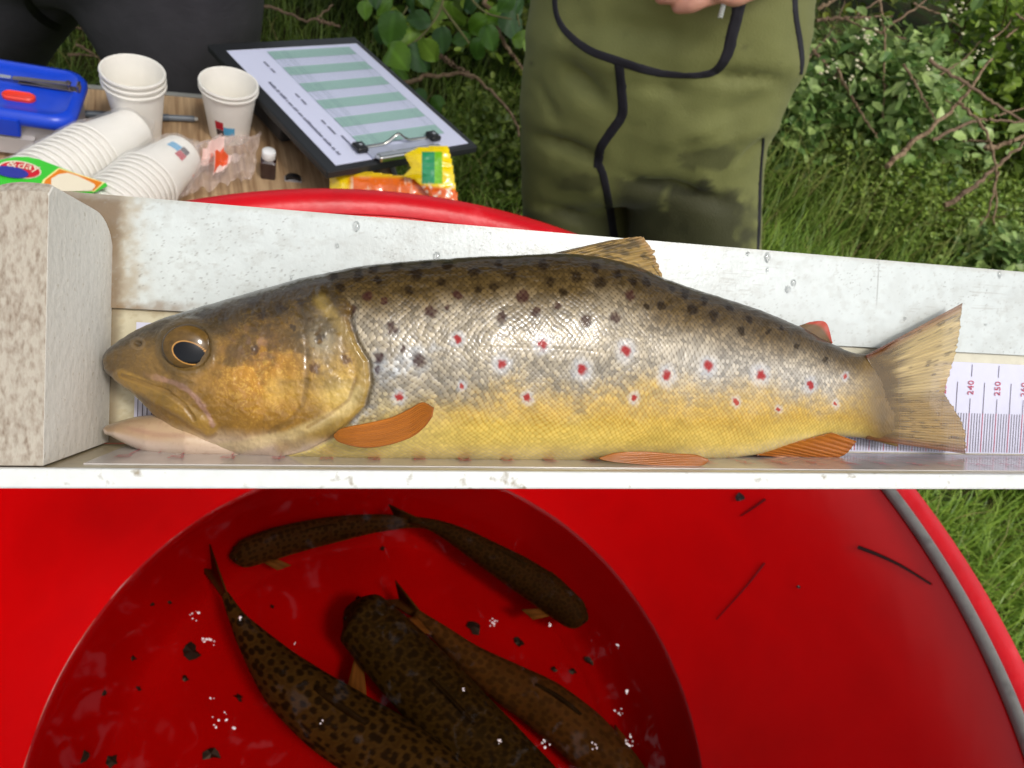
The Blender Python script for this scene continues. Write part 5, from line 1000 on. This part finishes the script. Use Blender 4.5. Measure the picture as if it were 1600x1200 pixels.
# dead branches among the shrubs
dead = mat('dead_wood', (146, 124, 98), rough=.8, spec=.2, c2=(96, 72, 54), vscale=60, thr=(.4, .7), bump=.001, bscale=150); dead2 = mat('dead_red', (124, 102, 82), rough=.7, spec=.2, var=.3, vscale=60)
def branch(pts, Z0, Z1, r, label, m_=dead):
    n_ = len(pts); P = np.array([depth(x, y, Z0+(Z1-Z0)*k/(n_-1)) for k, (x, y) in enumerate(pts)]); P = smooth_curve(P, 30); P += rng.normal(size=P.shape)*r*.35; o_ = P[0].copy(); V, f = tube(P-o_, np.linspace(r, r*.45, 30), 7); o = mk('dead_branch', V, f, m_); o.location = tuple(o_); tag(o, label, 'branch', 'dead branches in the undergrowth')
BR = [([(1385, 258), (1440, 212), (1500, 160), (1548, 92)], 2.5, 2.7, .010, 'thick pale dead branch slanting up to the right', dead), ([(1452, 95), (1520, 138), (1570, 172), (1640, 215)], 2.6, 2.6, .007, 'reddish branch crossing the thick pale one', dead2),
      ([(1478, 322), (1540, 275), (1620, 205)], 2.5, 2.5, .010, 'reddish brown branch low at the right edge', dead2), ([(1498, 160), (1536, 198), (1556, 262), (1552, 352)], 2.45, 2.4, .006, 'thin pale branch drooping from the thick one', dead),
      ([(1308, 108), (1340, 168), (1372, 216)], 2.8, 2.7, .006, 'short straight twig near the white blossoms', dead), ([(1372, -10), (1382, 60), (1380, 185)], 2.9, 2.8, .006, 'upright grey twig at the top right', dead),
      ([(1265, 150), (1330, 92), (1385, 45), (1460, -10)], 3.0, 3.1, .009, 'brown branch rising from behind the green waders', dead2), ([(1275, 32), (1330, 28), (1395, 26)], 3.0, 3.0, .008, 'level brown twig beside the green waders', dead2),
      ([(1458, 218), (1520, 190), (1560, 188), (1630, 196)], 2.6, 2.6, .007, 'dark level branch behind the drooping twig', dead2), ([(1412, 100), (1440, 148), (1462, 190)], 2.6, 2.5, .005, 'pale bent twig under the shrub leaves', dead),
      ([(1268, 76), (1300, 112), (1322, 138)], 2.9, 2.9, .007, 'short dark stick close to the green waders', dead2), ([(1540, 232), (1570, 225), (1640, 196)], 2.45, 2.45, .010, 'broken pale branch end at the right edge', dead), ([(1300, 60), (1350, 100), (1410, 160)], 2.95, 2.9, .006, 'brown twig running down into the shrubs', dead2),
      ([(1280, 12), (1310, -4), (1340, -30)], 2.9, 2.9, .008, 'pale stub at the top beside the green waders', dead), ([(1560, 268), (1545, 330), (1530, 355)], 2.4, 2.4, .004, 'hair-thin twig hanging at the right edge', dead),
      ([(622, 133), (655, 122), (700, 117), (735, 118), (770, 145), (800, 180), (812, 212)], 1.9, 1.8, .0062, 'pale arched branch above the clipboard corner', dead), ([(688, 88), (715, 105), (738, 120)], 1.95, 1.92, .007, 'short brown branch joining the arched one', dead2),
      ([(345, 5), (420, 10), (480, 32), (520, 8)], 2.3, 2.3, .006, 'brown twig above the black waders', dead2), ([(752, -10), (775, 40), (800, 85), (818, 110)], 2.0, 2.0, .008, 'grey lichen-covered branch beside the green waders', dead), ([(495, 32), (512, 36), (532, 42)], 1.9, 1.9, .005, 'short pinkish broken twig above the clipboard', dead2), ([(655, 250), (672, 205), (700, 190)], 1.9, 1.9, .003, 'thin stalk beside the clipboard corner', dead)]
for a in BR: branch(*a)
for k in range(16):
    x, y = rng.uniform(1230, 1590), rng.uniform(0, 230); a = rng.uniform(-1, 1); L_ = rng.uniform(40, 120); branch([(x, y), (x+L_*.5*math.cos(a)+8, y+L_*.5*math.sin(a)), (x+L_*math.cos(a), y+L_*math.sin(a))], 2.9, 3.1, .004, 'fine dry twig in the tangle at the top right', dead2)
for k in range(9):
    x, y = rng.uniform(100, 190), rng.uniform(10, 130); a = rng.uniform(-2, 1); L_ = rng.uniform(30, 60); branch([(x, y), (x+L_*.5*math.cos(a)+5, y+L_*.5*math.sin(a)), (x+L_*math.cos(a), y+L_*math.sin(a))], 1.9, 2.0, .0035, 'fine mossy twig between the black wader legs', dead2)
# alder sprig with big leaves, each leaf a part
spr = empty('alder_sprig', depth(700, -60, 1.85)); tag(spr, 'alder sprig with big round green leaves hanging above the clipboard', 'sprig'); so_ = np.array(spr.location)
twig_paths = [[(700, -60), (690, 10), (660, 55), (632, 75)], [(700, -60), (730, -10), (760, 20), (800, 30)], [(640, -60), (640, 0), (625, 30)], [(690, 10), (720, 50), (735, 70)], [(760, -60), (800, 0), (812, 40)]]
sm_ = mat('green_stem', (112, 108, 62), rough=.6)
for tp in twig_paths: V, f = tube(smooth_curve(np.array([depth(x, y, 1.84) for x, y in tp]), 14)-so_, np.linspace(.004, .002, 14), 6); mk('twig', V, f, sm_, spr)
def big_leaf(c):
    nu_, nv_ = 15, 9; u = np.linspace(0, 1, nu_); v = np.linspace(-1, 1, nv_); U, W_ = np.meshgrid(u, v, indexing='ij'); wv = .40*np.sin(np.pi*np.clip(U, 0, 1)**.75)**.7*(1+.05*np.sin(U*40))
    X_ = U; Y_ = W_*wv; Z_ = .10*np.abs(W_)*wv+.03*np.abs(np.sin(U*20-np.abs(W_)*4))*(1-np.abs(W_)*.5)-.22*U**2+.08*np.sin(U*5+W_*2)
    cc = lin(c)[None, None]*(.94+.12*np.abs(np.sin(U*22-np.abs(W_)*4)))[..., None]; cc[:, 4] = lin(c)*1.35; return np.stack([X_, Y_, Z_], -1).reshape(-1, 3), gridf(nu_, nv_), cc.reshape(-1, 3)
blf = []
for c in ((78, 116, 44), (104, 144, 46), (66, 98, 52), (128, 162, 60)):
    V, f, cc = big_leaf(c); o = mk('tmp', V, f, leafm, None, cc); blf.append(o.data); bpy.data.objects.remove(o)
rl = random.Random(3)
LP = [(612, 45, 62), (596, 55, 40), (640, 62, 55), (620, 88, 62), (655, 92, 60), (670, 80, 50), (690, 62, 45), (655, 30, 45), (688, 15, 52), (712, 25, 56), (735, 5, 48), (745, 40, 50), (765, 60, 46), (775, 25, 44), (800, 40, 60), (815, 60, 48), (640, 5, 46), (600, 10, 44), (665, -8, 46), (720, 60, 40), (790, 5, 40), (570, 15, 36), (745, 78, 42), (585, -5, 40), (655, 150, 36), (680, 165, 42), (705, -10, 40), (810, 10, 40), (830, 75, 42), (625, 115, 40)]
for k, (x, y, s_) in enumerate(LP):
    P = depth(x, y, 1.84+rl.uniform(-.12, .14)); sz = s_*1.85/F*.88; ax_ = Vector((rl.uniform(-1, 1), rl.uniform(-.6, .3), rl.uniform(-1.1, .1))).normalized(); nn_ = Vector((rl.uniform(-.6, .6), -.7+rl.uniform(-.5, .5), .8)); nn_ = (nn_-ax_*nn_.dot(ax_)).normalized(); sd_ = nn_.cross(ax_)
    o = bpy.data.objects.new('leaf', blf[rl.choice((0, 0, 1, 2, 2, 3))]); col.objects.link(o); o.parent = spr; M = Matrix((ax_*sz, sd_*sz, nn_*sz)).transposed().to_4x4(); M.translation = Vector(P-so_)-ax_*sz*.5; o.matrix_local = M
# white blossoms
bw = mat('blossom', (214, 206, 170), rough=.6)
for cx, cy, n_ in ((1355, 55, 16), (1335, 118, 12), (1300, 105, 8), (1500, 20, 10), (1535, 75, 8), (1420, 140, 5), (1460, 118, 5), (720, 60, 0)):
    if not n_: continue
    parts = []
    P0 = depth(cx, cy, 2.75)
    for k in range(n_):
        q = rng.normal(size=3)*.028; r = rng.uniform(.004, .009); V, f = lathe([(r*math.cos(a), r*.6*math.sin(a)) for a in np.linspace(-1.5, 1.5, 5)], 6, q); parts.append((V, [tuple(map(int, z)) for z in f]))
    V, f = join(parts); o = mk('blossom_cluster', V, f, bw); o.location = tuple(P0); tag(o, 'small cream blossom cluster among the dead branches', 'blossom', 'blossoms in the undergrowth', 'stuff')
# unseen alder: trunk behind the shrubs, crown placed to shade the tub and block sky reflections
tree = empty('unseen_alder_tree', (-.6, 6.2, 0)); tag(tree, 'unseen alder tree leaning over the bank from behind', 'tree')
V, f = tube(smooth_curve(np.array([[0, 0, -.1], [.1, -.3, 2], [.3, -1.5, 4], [.5, -3.2, 5.4], [.6, -5, 6.2]]), 20), np.linspace(.16, .03, 20), 10); mk('unseen_alder_trunk', V, f, barkm, tree)
cl_ = []
for k in range(190):
    c_ = np.array([rng.uniform(-3.6, 2.6), rng.uniform(-5.8, -1.2), 0]); c_[2] = 4.4+rng.uniform(0, 1.8)+.15*c_[1]*.2
    q = rng.normal(size=(85, 3))*np.array([.42, .42, .2])+c_; cl_.append(q)
V, f, c = leaves(np.concatenate(cl_), .14, (26, 40, 14), (52, 70, 26), .5); tag(mk('unseen_shade_crown', V, f, leafm, tree, c, smooth=False), kind='stuff')
